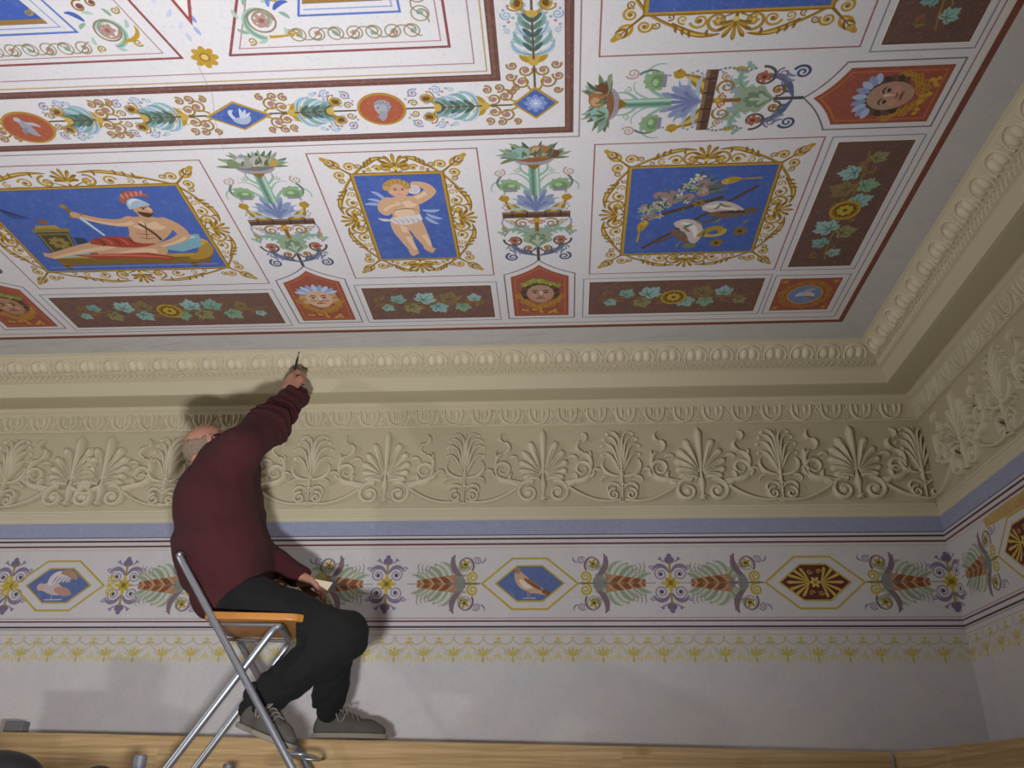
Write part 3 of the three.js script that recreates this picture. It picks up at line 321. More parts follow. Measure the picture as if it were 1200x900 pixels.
function maskPanel(kind) {
  return (c, w, h) => {
    mottle(c, 0, w, 0, h, 160, ['#8f4a38', '#a65c48', '#954f3c', '#9e5644'], 0.006, 0.024, 0.22);
    const x = w / 2, y = h * (kind === 3 ? 0.4 : 0.46), g = '#b5892c';
    line(c, [[0.014, 0.014], [w - 0.014, 0.014], ...ogee(w - 0.014, h * 0.765, x, h * 0.955), ...ogee(0.014, h * 0.765, x, h * 0.955).reverse().slice(1)], 0.004, '#c2703c', true);
    for (let i = 0; i < 26; i++) { const a = Math.PI + i / 25 * Math.PI, r = rr(0.07, 0.088); spiral(c, x + Math.cos(a) * r, y - 0.01 + Math.sin(a) * r * 1.0, rr(0.01, 0.016), rr(0, 6), 1.4, i % 2 ? 1 : -1, 0.005, g); } for (let i = 0; i < 12; i++) dot(c, x + rr(-0.07, 0.07), rr(0.02, 0.05), 0.007, '#c49a34');
    const sk = kind === 1 ? '#d3ad92' : kind === 0 ? '#a98263' : '#b08c76', hair = kind === 1 ? '#c0a070' : '#4d372c';
    for (let i = 0; i < 16; i++) { const a = -0.5 + i / 15 * (Math.PI + 1); dot(c, x + Math.cos(a) * 0.058, y + 0.006 + Math.sin(a) * 0.06, 0.018, i % 2 ? hair : kind === 1 ? '#a98856' : '#644a3a', 0.014, a); }
    dot(c, x, y, 0.052, sk, 0.06); dot(c, x, y - 0.03, 0.036, sk, 0.034); dot(c, x - 0.024, y - 0.014, 0.014, '#c98e78', 0.01); dot(c, x + 0.024, y - 0.014, 0.014, '#c98e78', 0.01);
    for (const d of [-1, 1]) { stroke(c, bez(x + d * 0.008, y + 0.016, x + d * 0.016, y + 0.026, x + d * 0.026, y + 0.024, x + d * 0.034, y + 0.016), 0.006, '#4a3026'); dot(c, x + d * 0.021, y + 0.008, 0.0075, '#3a2620', 0.005); }
    stroke(c, [[x + 0.002, y + 0.016], [x + 0.004, y - 0.014]], 0.011, '#e0c0a4', TAPER); stroke(c, bez(x - 0.01, y - 0.016, x, y - 0.022, x + 0.006, y - 0.02, x + 0.012, y - 0.014), 0.006, '#7d5242'); stroke(c, bez(x - 0.018, y - 0.034, x - 0.006, y - 0.03, x + 0.006, y - 0.03, x + 0.018, y - 0.034), 0.008, '#8a4038');
    if (kind === 1) { for (let i = 0; i < 9; i++) { const a = 0.25 + i / 8 * (Math.PI - 0.5); stroke(c, sweep(x + Math.cos(a) * 0.04, y + 0.035 + Math.sin(a) * 0.02, a, 0.045, 0, 0), 0.02, i % 2 ? '#8fa6d2' : '#b9c6e0'); } }
    else if (kind === 2 || kind === 0) { for (let i = 0; i < 8; i++) vineLeaf(c, x - 0.065 + i * 0.0186, y + 0.062 + Math.sin(i / 7 * Math.PI) * 0.022, 0.018, i * 0.7, i % 2 ? '#8f9a3e' : '#a8a84e', '#6d7430'); }
    else { for (let i = 0; i < 9; i++) { const a = 0.2 + i / 8 * (Math.PI - 0.4); stroke(c, sweep(x + Math.cos(a) * 0.045, y + 0.04 + Math.sin(a) * 0.02, a, 0.04, 0, 0), 0.022, i % 2 ? '#8a9cc4' : '#aebbd8'); } }
  };
}
function cornerField(c, w, h) {
  mottle(c, 0, w, 0, h, 160, ['#8f4a38', '#a65c48', '#954f3c'], 0.006, 0.024, 0.22);
  for (let i = 0; i < 34; i++) { const a = i / 34 * TAU; spiral(c, w / 2 + Math.cos(a) * 0.086, h / 2 + Math.sin(a) * 0.086, 0.014, rr(0, 6), 1.3, i % 2 ? 1 : -1, 0.005, '#b07f2c'); } for (const [x, y] of [[0.02, 0.02], [w - 0.02, 0.02], [0.02, h - 0.02], [w - 0.02, h - 0.02]]) rosette(c, x, y, 0.016, 5, '#b07f2c', '#c9a040');
  dot(c, w / 2, h / 2, 0.068, '#b98f3a'); dot(c, w / 2, h / 2, 0.06, '#6f86b0'); stroke(c, bez(0.08, 0.1, 0.1, 0.13, 0.13, 0.12, 0.15, 0.1), 0.03, '#c3bdb8'); stroke(c, bez(0.1, 0.12, 0.11, 0.14, 0.13, 0.15, 0.145, 0.148), 0.02, '#a9a4a4'); stroke(c, bez(0.12, 0.1, 0.14, 0.09, 0.15, 0.08, 0.16, 0.085), 0.014, '#8d6a55');
}
function medallion(c, w, h) {                          // grey profile head on terracotta, gilt rim
  dot(c, w / 2, h / 2, w / 2, '#b08a30', h / 2); dot(c, w / 2, h / 2, w / 2 - 0.007, '#a9583c', h / 2 - 0.007);
  dot(c, w * 0.53, h * 0.6, 0.024, '#8f8f9b', 0.024); poly(c, [[w * 0.4, h * 0.66], [w * 0.36, h * 0.5], [w * 0.41, h * 0.36], [w * 0.52, h * 0.3], [w * 0.62, h * 0.45], [w * 0.6, h * 0.66]], '#a7a6ae'); stroke(c, bez(w * 0.52, h * 0.45, w * 0.52, h * 0.32, w * 0.5, h * 0.26, w * 0.42, h * 0.2), 0.022, '#9897a2', LIMB); for (let i = 0; i < 12; i++) { const a = i * 0.32 - 0.9; stroke(c, sweep(w * 0.53 + Math.cos(a) * 0.016, h * 0.6 + Math.sin(a) * 0.016, a + 1.2, 0.016, 10, 60, 6), 0.006, ['#777a8a', '#b0afb8'][i % 2]); } dot(c, w * 0.43, h * 0.55, 0.003, '#55586a');
}
function figureMedallion(c, w, h) { dot(c, w / 2, h / 2, w / 2, '#b08a30', h / 2); dot(c, w / 2, h / 2, w / 2 - 0.007, '#a9583c', h / 2 - 0.007); stroke(c, bez(w * 0.4, h * 0.75, w * 0.5, h * 0.62, w * 0.45, h * 0.4, w * 0.62, h * 0.22), 0.03, '#9a9aa6'); stroke(c, bez(w * 0.5, h * 0.66, w * 0.6, h * 0.6, w * 0.7, h * 0.62, w * 0.74, h * 0.5), 0.014, '#b4b3bb'); dot(c, w * 0.4, h * 0.76, 0.01, '#b4b3bb'); stroke(c, bez(w * 0.48, h * 0.5, w * 0.38, h * 0.45, w * 0.34, h * 0.36, w * 0.4, h * 0.3), 0.014, '#85869a'); }
function lozengeSwan(c, w, h) { c.fillStyle = PAL.blue; c.fillRect(0, 0, w, h); ground(c, w, h, BLUES); stroke(c, bez(w * 0.4, h * 0.4, w * 0.5, h * 0.28, w * 0.6, h * 0.34, w * 0.66, h * 0.5), 0.03, '#a9b3cc'); stroke(c, bez(w * 0.42, h * 0.42, w * 0.36, h * 0.6, w * 0.4, h * 0.72, w * 0.44, h * 0.66), 0.011, '#c3cadb', LIMB); for (const a of [0.4, 0.8, 1.2]) stroke(c, sweep(w * 0.52, h * 0.42, a, 0.04, 5, 15), 0.01, '#c3cadb'); line(c, [[0, h / 2], [w / 2, 0], [w, h / 2], [w / 2, h]], 0.012, PAL.gold, true); }
function lozengeFlower(c, w, h) { c.fillStyle = PAL.blue; c.fillRect(0, 0, w, h); ground(c, w, h, BLUES); rosette(c, w / 2, h / 2, 0.032, 8, '#7f93c8', '#b4c0e0'); rosette(c, w / 2, h / 2, 0.018, 8, '#a9b6da', '#d4dbee'); line(c, [[0, h / 2], [w / 2, 0], [w, h / 2], [w / 2, h]], 0.012, PAL.gold, true); }
function innerBlue(c, w, h) { c.fillStyle = '#405db0'; c.fillRect(0, 0, w, h); ground(c, w, h, BLUES); line(c, [[0, 0.008], [w, 0.008]], 0.014, '#9a7434'); for (let i = 0; i < 9; i++) spiral(c, 0.03 + i * (w - 0.06) / 8, 0.035, 0.012, 1, 1.4, i % 2 ? 1 : -1, 0.006, '#a58a3c'); for (let i = 0; i < 5; i++) acanthus(c, sweep(w * (0.25 + i * 0.12), 0.06, 1.3, 0.06, -6, 20), 0.016, '#a08a44', null, 3); }

// ---------------------------------------------------------------- the painted frieze of the walls, u along the wall, y = height
const HY = { fb: 1.169, blueT: 1.117, blueB: 1.053, dark1: 1.037, red1: 1.015, red2: 0.704, dark2: 0.682, thin: 0.652, lace: 0.551, mid: 0.852 };
function flowerCross(c) {
  for (const s of [1, -1]) { c.save(); c.scale(1, s); mirrored(c, () => { spiral(c, 0.037, 0.036, 0.03, 2.6, 2.1, -1, 0.0055, '#857a90'); dot(c, 0.037, 0.036, 0.007, '#4b4052'); stroke(c, sweep(0.004, 0.04, 1.25, 0.09, -12, -48, 14), 0.0145, '#80728a'); spiral(c, 0.072, 0.06, 0.011, 0, 1.6, 1, 0.004, PAL.lilac); dot(c, 0.036, 0.1, 0.005, PAL.lilac); stroke(c, sweep(0.02, 0.082, 0.9, 0.034, -10, -50, 8), 0.006, '#80728a'); }); for (const [x, y, r] of [[0, 0.104, 0.015], [-0.011, 0.092, 0.012], [0.011, 0.092, 0.012], [0, 0.086, 0.013]]) dot(c, x, y, r * 0.72, '#746680', r); stroke(c, [[0, 0.0], [0, 0.085]], 0.008, '#94853c', LIMB); c.restore(); }
  for (let i = 0; i < 8; i++) { const a = i / 8 * TAU; stroke(c, sweep(0, 0, a, i % 2 ? 0.03 : 0.042, 0, 0, 5), 0.015, i % 2 ? '#a8923a' : '#bfa53c'); } dot(c, 0, 0, 0.01, '#7d6a24');
}
function cornCob(c) {                                   // points to -x; leaves stream back to +x
  for (const s of [1, -1]) {
    c.save(); c.scale(1, s);
    const lf = ['#a2ab94', '#b4b9a4', '#939e84', '#a9b09a', '#b9bca9', '#9aa38e'];
    for (let i = 0; i < 6; i++) { const cv = sweep(0.062 - i * 0.022, 0.008, 1.55 + i * 0.17, 0.106 - i * 0.008, 4, 24 - i * 2, 12); stroke(c, cv, 0.0205, lf[i]); stroke(c, cv, 0.006, '#7d8870', TAPER); const e = cv.at(-1); dot(c, e[0], e[1], 0.006, lf[(i + 1) % 6]); }
    const b = sweep(0.06, 0.006, 1.35, 0.105, 2, -40, 14); stroke(c, b, 0.032, '#a4af92'); stroke(c, b, 0.009, '#7f8b6e', TAPER); stroke(c, sweep(0.066, 0.004, 0.9, 0.06, 4, -40, 12), 0.018, '#98a28c');
    for (let i = 0; i < 4; i++) stroke(c, sweep(-0.03 - i * 0.016, 0.034 + i * 0.004, 2.3, 0.045, -10, -60, 8), 0.0055, '#958f8a');
    c.restore();
  }
  stroke(c, [[0.07, 0], [-0.09, 0]], 0.1, '#a5795c', (t) => (t < 0.15 ? 0.75 + t * 1.6 : lerp(1, 0.3, Math.pow((t - 0.15) / 0.85, 1.6)))); for (let i = 0; i < 7; i++) for (const s of [-1, 1]) { stroke(c, sweep(0.062 - i * 0.021, 0, Math.PI - s * 0.85, 0.05 - i * 0.0045, 0, s * 16, 6), 0.0125, i % 2 ? '#84502f' : '#b58a62'); stroke(c, sweep(0.052 - i * 0.021, 0, Math.PI - s * 0.85, 0.046 - i * 0.0045, 0, s * 16, 6), 0.004, '#5e3420'); }
  stroke(c, [[0.07, 0], [0.12, 0]], 0.01, '#6d6a70', LIMB); dot(c, 0.075, 0, 0.01, '#7d7f78', 0.02); stroke(c, [[-0.08, 0], [-0.13, 0]], 0.0035, '#8a7f84', LIMB);
}
function scrollPair(c) {                                // from a lozenge tip at x = 0 towards +x
  for (const s of [1, -1]) { c.save(); c.scale(1, s); spiral(c, 0.03, 0.026, 0.027, -2.2, 1.9, 1, 0.0105, '#b5a03c'); spiral(c, 0.062, 0.078, 0.038, -2.4, 1.3, -1, 0.0075, '#6d5a5e'); ring(c, 0.062, 0.078, 0.026, 0.004, '#9a8a90'); rosette(c, 0.062, 0.078, 0.021, 5, '#a8923a', '#5d4c24'); stroke(c, sweep(0.07, 0.022, 0.55, 0.115, 6, 20, 12), 0.024, '#7c6670'); stroke(c, sweep(0.11, 0.075, 1.9, 0.04, -20, -60, 8), 0.009, '#7c6670'); spiral(c, 0.014, 0.092, 0.017, 0.5, 1.9, 1, 0.005, '#86788e'); stroke(c, sweep(0.0, 0.084, 3.0, 0.036, -20, -80, 8), 0.006, PAL.lilac); stroke(c, sweep(0.06, 0.006, 0.5, 0.045, 0, 0, 6), 0.026, '#82847c'); c.restore(); }
  stroke(c, [[0.0, 0], [0.14, 0]], 0.006, '#6d6a70', LIMB); dot(c, 0.085, 0, 0.016, '#7d7f78', 0.019);
}
const LOZ = [[-3.62, 'bird'], [-2.78, 'brown'], [-1.662, 'finch'], [-0.535, 'brown']], LOZW = [];
function drawWallLines(c, u0, u1, y0 = 0) {
  const L = (y, w, col) => line(c, [[u0, y], [u1, y]], w, col);
  c.fillStyle = '#c8bda0'; c.fillRect(u0, HY.blueT, u1 - u0, 0.4); c.fillStyle = '#9599b1'; c.fillRect(u0, HY.blueB, u1 - u0, HY.blueT - HY.blueB); mottle(c, u0, u1, HY.blueB + 0.012, HY.blueT - 0.012, (u1 - u0) * 260, ['#8a8faa', '#a2a6ba', '#989cb0', '#8e94b0'], 0.004, 0.018, 0.3);
  L(HY.blueB, 0.004, '#5a4a68'); L(HY.dark1, 0.0075, '#453136'); L(HY.red1, 0.0075, '#6b3a40'); L(HY.red1 - 0.016, 0.0025, '#b5a489'); L(HY.fb - 0.002, 0.004, '#a89a74'); L(HY.blueT + 0.012, 0.003, '#d8cba6');
  L(HY.red2 + 0.012, 0.0025, '#8c6f80'); L(HY.red2, 0.006, '#6a3c46'); L(HY.dark2, 0.0075, '#4b3a44'); L(HY.dark2 - 0.01, 0.003, '#8b8b70'); L(HY.thin, 0.003, '#b9a98a');
  // yellow stencilled lace
  const p = 0.1165;
  for (let i = Math.floor(u0 / p); i < u1 / p + 1; i++) {
    const x = i * p + 0.02, yl = '#beae5e', gy = '#bbae86';
    for (const s of [1, -1]) stroke(c, bez(x, HY.thin - 0.018, x + s * 0.02, HY.thin - 0.045, x + s * 0.04, HY.thin - 0.04, x + s * p / 2, HY.thin - 0.024), 0.0048, gy, LIMB);
    for (const s of [1, -1]) stroke(c, bez(x, HY.thin - 0.085, x + s * 0.02, HY.thin - 0.06, x + s * 0.04, HY.thin - 0.055, x + s * p / 2, HY.thin - 0.03), 0.004, gy, LIMB);
    palm(c, x + p / 2, HY.thin - 0.034, 0, 0.026, 3, 1.0, yl, 0.012); palm(c, x, HY.thin - 0.082, 0, 0.036, 5, 0.9, yl, 0.011); dot(c, x, HY.thin - 0.012, 0.006, gy); palm(c, x + p / 2, HY.thin - 0.092, 0, 0.03, 3, 0.7, '#cbbd7a', 0.008); for (const d of [-0.03, 0.03]) dot(c, x + d, HY.lace + 0.008, 0.007, '#cfc38c', 0.009); dot(c, x, HY.lace + 0.006, 0.006, yl, 0.01); for (const d of [-0.045, -0.015, 0.015, 0.045]) { stroke(c, sweep(x + d, HY.lace + 0.004, 1.57 - d * 8, 0.026, 0, d * 300, 6), 0.008, '#cbbf88'); dot(c, x + d, HY.thin - 0.05, 0.005, '#cfc496'); } for (const s of [1, -1]) { spiral(c, x + s * 0.026, HY.thin - 0.066, 0.011, 0, 1.3, s, 0.004, gy); stroke(c, sweep(x + s * p / 2, HY.thin - 0.022, s > 0 ? 0.6 : 2.5, 0.02, 0, s * -40, 6), 0.006, '#c9bb7c'); }
  }
}
function wallGround(c, u0, u1) { mottle(c, u0, u1, 0.15, HY.blueB, (u1 - u0) * 900, ['#c4bfbf', '#d2cdcc', '#bfbcc2', '#cdc6c2'], 0.008, 0.045, 0.16); mottle(c, u0, u1, 0.15, 0.56, (u1 - u0) * 120, ['#b9b7c4', '#c9c4c0', '#d0cac4'], 0.03, 0.09, 0.12); }
function drawBackWall(c) {
  wallGround(c, -4.7, 0.05); drawWallLines(c, -4.7, 0.05);
  const at_ = (u, fn, f = 1, dy = 0) => { c.save(); c.translate(u, HY.mid + dy); c.scale(f, 1); fn(c); c.restore(); };
  for (const u of [-4.05, -3.83, -3.342, -2.244, -1.1, -0.012]) at_(u, flowerCross);
  for (const [u, f] of [[-4.3, -1], [-3.19, 1], [-2.43, -1], [-2.03, 1], [-1.288, -1], [-0.93, 1], [-0.182, -1]]) at_(u, cornCob, f);
  for (const [u, f] of [[-4.5, 1], [-3.02, -1], [-2.55, 1], [-1.862, -1], [-1.468, 1], [-0.735, -1], [-0.338, 1]]) at_(u, scrollPair, f);
  for (const u of [-3.62]) { at_(u + 0.2, (q) => { for (const s of [1, -1]) { q.save(); q.scale(1, s); spiral(q, 0.02, 0.024, 0.022, -2.2, 1.7, 1, 0.008, '#bba63e'); q.restore(); } }); at_(u - 0.2, (q) => { q.scale(-1, 1); for (const s of [1, -1]) { q.save(); q.scale(1, s); spiral(q, 0.02, 0.024, 0.022, -2.2, 1.7, 1, 0.008, '#bba63e'); q.restore(); } }); }
  for (const [u] of LOZ) line(c, hexPts(u, HY.mid, 0.193, 0.102, 0.07), 0.008, '#b5a03c', true);
}
function hexPts(u, y, a, b, e) { return [[u - a, y], [u - e, y + b], [u + e, y + b], [u + a, y], [u + e, y - b], [u - e, y - b]]; }
function drawRightWall(c) {
  wallGround(c, -0.05, 2.3); drawWallLines(c, -0.05, 2.3);
  const at_ = (u, fn, f = 1) => { c.save(); c.translate(u, HY.mid); c.scale(f, 1); fn(c); c.restore(); };
  at_(0.0, flowerCross); at_(0.2, cornCob, 1); at_(0.38, scrollPair, -1); at_(0.76, scrollPair, 1); at_(0.95, cornCob, -1); at_(1.13, flowerCross); at_(1.35, cornCob, 1); at_(1.52, scrollPair, -1);
  for (const u of [0.57, 1.72]) line(c, hexPts(u, HY.mid, 0.193, 0.102, 0.07), 0.008, '#b5a03c', true);
  // bare ochre patch where the blue line was scraped back
  poly(c, [[0.33, 1.0], [0.345, 0.965], [0.5, 0.96], [0.72, 0.958], [0.74, 1.0], [0.52, 1.004]], '#b79a5e'); poly(c, [[0.5, 0.99], [0.72, 0.985], [0.73, 0.962], [0.52, 0.965]], '#b58a5a'); mottle(c, 0.35, 0.71, 0.964, 0.998, 80, ['#c4a766', '#a98a54', '#bf9a68'], 0.005, 0.02, 0.4);
}
function hexBird(c, w, h, kind) {
  if (kind === 'brown') {
    c.fillStyle = '#5c2a25'; c.fillRect(0, 0, w, h); mottle(c, 0, w, 0, h, 90, ['#522420', '#66302a', '#5f2b28'], 0.004, 0.015, 0.3); const x = w / 2, y = h / 2;
    for (const s of [1, -1]) { for (let i = 0; i < 7; i++) { const t = i / 6 * 2 - 1, a = (s > 0 ? 0 : Math.PI) + t * 1.15, l = 0.09 * (1 - 0.28 * t * t); stroke(c, sweep(x + s * 0.022, y, a, l, 0, s * t * 8, 8), 0.013, '#c2a44a', (q) => Math.pow(q, 0.6) * (q > 0.85 ? (1 - q) / 0.15 + 0.2 : 1)); } } rosette(c, x, y, 0.022, 6, '#c9ad54', '#8a6a2c'); for (const s of [1, -1]) for (const q of [1, -1]) spiral(c, x + q * 0.018, y + s * 0.042, 0.011, 0, 1.3, q * s, 0.005, '#b08f3c');
  } else {
    c.fillStyle = '#586a9c'; c.fillRect(0, 0, w, h); mottle(c, 0, w, 0, h, 120, ['#4e6092', '#6577a8', '#5a6a98'], 0.004, 0.016, 0.3);
    if (kind === 'finch') { stroke(c, bez(w * 0.33, h * 0.8, w * 0.38, h * 0.45, w * 0.52, h * 0.42, w * 0.74, h * 0.22), 0.052, '#c3a283', (t) => (t < 0.7 ? 0.55 + 0.45 * Math.sin(Math.min(1, t / 0.5) * Math.PI * 0.7) : lerp(0.75, 0.3, (t - 0.7) / 0.3))); stroke(c, bez(w * 0.36, h * 0.6, w * 0.42, h * 0.45, w * 0.48, h * 0.42, w * 0.55, h * 0.4), 0.026, '#dccab2'); stroke(c, bez(w * 0.42, h * 0.62, w * 0.5, h * 0.56, w * 0.58, h * 0.44, w * 0.68, h * 0.3), 0.022, '#94694c'); for (let i = 0; i < 4; i++) stroke(c, bez(w * (0.44 + i * 0.05), h * (0.58 - i * 0.06), w * (0.5 + i * 0.04), h * (0.53 - i * 0.06), w * 0.6, h * 0.42, w * 0.68, h * 0.3), 0.004, '#6d4630'); stroke(c, bez(w * 0.68, h * 0.3, w * 0.74, h * 0.24, w * 0.78, h * 0.2, w * 0.84, h * 0.16), 0.016, '#7d5038', LIMB); dot(c, w * 0.325, h * 0.84, 0.013, '#a97c5c'); stroke(c, [[w * 0.29, h * 0.85], [w * 0.25, h * 0.83]], 0.006, '#6d4a34', TAPER); dot(c, w * 0.315, h * 0.86, 0.002, '#1c120c'); for (const d of [0, 0.025]) { stroke(c, [[w * (0.47 + d), h * 0.32], [w * (0.47 + d), h * 0.12]], 0.004, '#9c8a80', LIMB); stroke(c, [[w * (0.4 + d), h * 0.1], [w * (0.56 + d), h * 0.1]], 0.004, '#b4a9b4', LIMB); } }
    else { stroke(c, bez(w * 0.24, h * 0.42, w * 0.4, h * 0.5, w * 0.5, h * 0.35, w * 0.62, h * 0.3), 0.05, '#c0b0ac'); stroke(c, bez(w * 0.36, h * 0.5, w * 0.4, h * 0.75, w * 0.55, h * 0.85, w * 0.66, h * 0.6), 0.05, '#cfc6c8'); stroke(c, bez(w * 0.5, h * 0.85, w * 0.62, h * 0.9, w * 0.72, h * 0.78, w * 0.76, h * 0.66), 0.03, '#a58468'); stroke(c, bez(w * 0.45, h * 0.4, w * 0.55, h * 0.36, w * 0.65, h * 0.3, w * 0.72, h * 0.26), 0.034, '#b08a78'); dot(c, w * 0.24, h * 0.46, 0.016, '#c9a49c'); for (let i = 0; i < 5; i++) stroke(c, sweep(w * (0.4 + i * 0.05), h * 0.55, 1.2 - i * 0.1, 0.04, -4, -14), 0.006, '#8d8498'); stroke(c, [[w * 0.44, h * 0.28], [w * 0.44, h * 0.12]], 0.005, '#a99a9a', LIMB); stroke(c, [[w * 0.34, h * 0.1], [w * 0.6, h * 0.11]], 0.005, '#b9b2bc', LIMB); }
  }
}
// ---------------------------------------------------------------- the room
const CEIL = 1.8, XL = -8, ZF = 7.5;
function remapUV(g, fn) { const p = g.attributes.position, uv = new Float32Array(p.count * 2); for (let i = 0; i < p.count; i++) { const [u, v] = fn(p.getX(i), p.getY(i), p.getZ(i)); uv[2 * i] = u; uv[2 * i + 1] = v; } g.setAttribute('uv', new THREE.BufferAttribute(uv, 2)); return g; }
function slab(pts, depth, w = null) {                 // flat shape in its own xy, extruded, uv over its bounding box (or w = [x0, y0, x1, y1])
  const s = new THREE.Shape(pts.map(([x, y]) => new THREE.Vector2(x, y))), g = new THREE.ExtrudeGeometry(s, { depth, bevelEnabled: false });
  const b = w ?? [Math.min(...pts.map((p) => p[0])), Math.min(...pts.map((p) => p[1])), Math.max(...pts.map((p) => p[0])), Math.max(...pts.map((p) => p[1]))];
  return remapUV(g, (x, y) => [(x - b[0]) / (b[2] - b[0]), (y - b[1]) / (b[3] - b[1])]);
}
const rectPts = (a, b, c, d) => [[a, c], [b, c], [b, d], [a, d]];
const wallMat = (map) => mat(0xffffff, { map, roughness: 0.93, bumpMap: bumpAt(6), bumpScale: 0.0012 });
const plainUV = (g) => remapUV(g, (x, y, z) => [x + z, y - z]);
const limewash = mat('#dcd7d4', { roughness: 0.94, bumpMap: bumpAt(2), bumpScale: 0.0015 });
const cream = mat('#c9bd9f', { roughness: 0.9, bumpMap: bumpAt(3), bumpScale: 0.001 });
const creamLite = mat('#d4c9ae', { roughness: 0.88 });
const friezeGround = mat('#bcb092', { roughness: 0.92, bumpMap: bumpAt(3), bumpScale: 0.0012 });

// --- ceiling
{
  const ceil = structure('ceiling', 'white limewashed ceiling painted with framed pictures, scrollwork and a grey marbled border', 'ceiling');
  const toCeil = (g) => g.rotateX(Math.PI / 2).translate(0, CEIL, 0);           // shape y -> room z, depth goes down
  const up = (g) => g.rotateX(Math.PI / 2).translate(0, CEIL + 0.12, 0);
  for (const [a, b] of [[-4.4, -2.3], [-2.3, -0.2]]) part('painted_field', up(slab(rectPts(a, b, 0.2, 2.6), 0.12)), wallMat(paintTile(a, b, 0.2, 2.6, 800, '#dbd7d9', drawCeiling)), ceil);
  for (const [a, b, c, d] of [[XL, 0, 2.6, ZF], [XL, -4.4, 0, 2.6], [-4.4, 0, 0, 0.2], [-0.2, 0, 0.2, 2.6]]) part('plaster_field', plainUV(boxGeo(a, b, CEIL, CEIL + 0.12, c, d)), limewash, ceil);
  const T = 0.0016;
  const picture = (name, label, w, h, pts, x, z, rot, base, draw, ppm = 1100) => {
    const m = part(name, slab(pts, T, [0, 0, w, h]).translate(-w / 2, -h / 2, 0).rotateX(Math.PI / 2), mat(0xffffff, { roughness: 0.9, map: paintTile(0, w, 0, h, ppm, base, (c) => draw(c, w, h)), bumpMap: bumpAt(4), bumpScale: 0.0008 }), ceil, label);
    m.position.set(x, CEIL, z); m.rotation.y = -rot; return m;
  };
  const rect = (w, h) => rectPts(0, w, 0, h), penta = (w, h) => [[0, 0], [w, 0], ...ogee(w, h * 0.785, w / 2, h), ...ogee(0, h * 0.785, w / 2, h).reverse().slice(1)], oval = (w, h) => Array.from({ length: 40 }, (_, i) => [w / 2 + Math.cos(i / 40 * TAU) * w / 2, h / 2 + Math.sin(i / 40 * TAU) * h / 2]), loz = (w, h) => [[0, h / 2], [w / 2, 0], [w, h / 2], [w / 2, h]];
  const blues = [['blue painted panel of a reclining helmeted warrior with sword and red drapery', warrior], ['blue painted panel of a standing winged cherub', cherub], ['blue painted panel of flowers, hanging birds and goldfinches', trophy], ['blue painted panel cut by the picture edge, gold scrolls round it', ewerPicture]];
  G.blue.forEach(([a, b, c, d], i) => picture('painted_panel', blues[i][0], b - a, d - c, rect(b - a, d - c), (a + b) / 2, (c + d) / 2, 0, '#4660aa', blues[i][1], 1100));
  G.grape.forEach(([a, b, c, d], i) => picture('painted_panel', ['long brown panel with vine leaves and gold rosette under the warrior', 'brown vine-leaf panel under the cherub', 'brown vine-leaf panel with gold rosette under the bird trophy'][i], b - a, d - c, rect(b - a, d - c), (a + b) / 2, (c + d) / 2, 0, '#74554a', grapePanel(i), 900));
  G.grapeV.forEach(([a, b, c, d], i) => picture('painted_panel', ['brown vine-leaf panel running along the side cornice', 'brown leaf panel beyond the sideways mask'][i], d - c, b - a, rect(d - c, b - a), (a + b) / 2, (c + d) / 2, Math.PI / 2, '#6c4f45', grapePanel(3 + i), 900));
  G.masks.forEach((m, i) => picture('mask_panel', ['red pentagon panel with a dark leaf-crowned face, at the left picture edge', 'red pentagon panel with a pale face under blue feathers', 'red pentagon panel with a frowning face crowned in green leaves'][i], 0.214, 0.352, penta(0.214, 0.352), m, 0.508 + 0.176, 0, '#9a5341', maskPanel(i)));
  picture('mask_panel', 'red pentagon panel with a face lying sideways beside the side cornice', 0.206, 0.34, penta(0.206, 0.34), -0.478 - 0.17, 1.626, Math.PI / 2, '#9a5341', maskPanel(3));
  picture('corner_panel', 'small red corner panel with a blue roundel', 0.224, 0.222, rect(0.224, 0.222), -0.593, 0.618, 0, '#9a5341', cornerField);
  for (const [x, z, w, h, fn, l] of [[-2.013, 1.644, 0.138, 0.122, medallion, 'terracotta oval with a grey profile head'], [-3.052, 1.622, 0.15, 0.126, figureMedallion, 'terracotta oval with a grey standing figure'], [-1.578, 2.16, 0.124, 0.14, medallion, 'terracotta oval in the side run of the frame']]) picture('painted_medallion', l, w, h, oval(w, h), x, z, 0, '#a9583c', fn, 1400);
  picture('painted_lozenge', 'blue lozenge with a pale swan and gold rim', 0.192, 0.112, loz(0.192, 0.112), -2.425, 1.638, 0, PAL.blue, lozengeSwan, 1400);
  picture('painted_lozenge', 'blue lozenge with a pale flower at the frame corner', 0.13, 0.12, loz(0.13, 0.12), -1.581, 1.646, 0, PAL.blue, lozengeFlower, 1400);
  picture('painted_panel', 'deep blue inner field with gold scroll edge', 0.2, 0.4, [[0, 0], [0.2, 0], [0.2, 0.4], [0.14, 0.4]], -2.04, 2.2, 0, '#405db0', innerBlue, 900);
  picture('painted_panel', 'deep blue slanting inner field with gold scrolls', 1.5, 0.3, [[0, 0], [1.5, 0], [1.36, 0.3], [0, 0.3]], -3.545, 2.125, 0, '#405db0', innerBlue, 900);
}
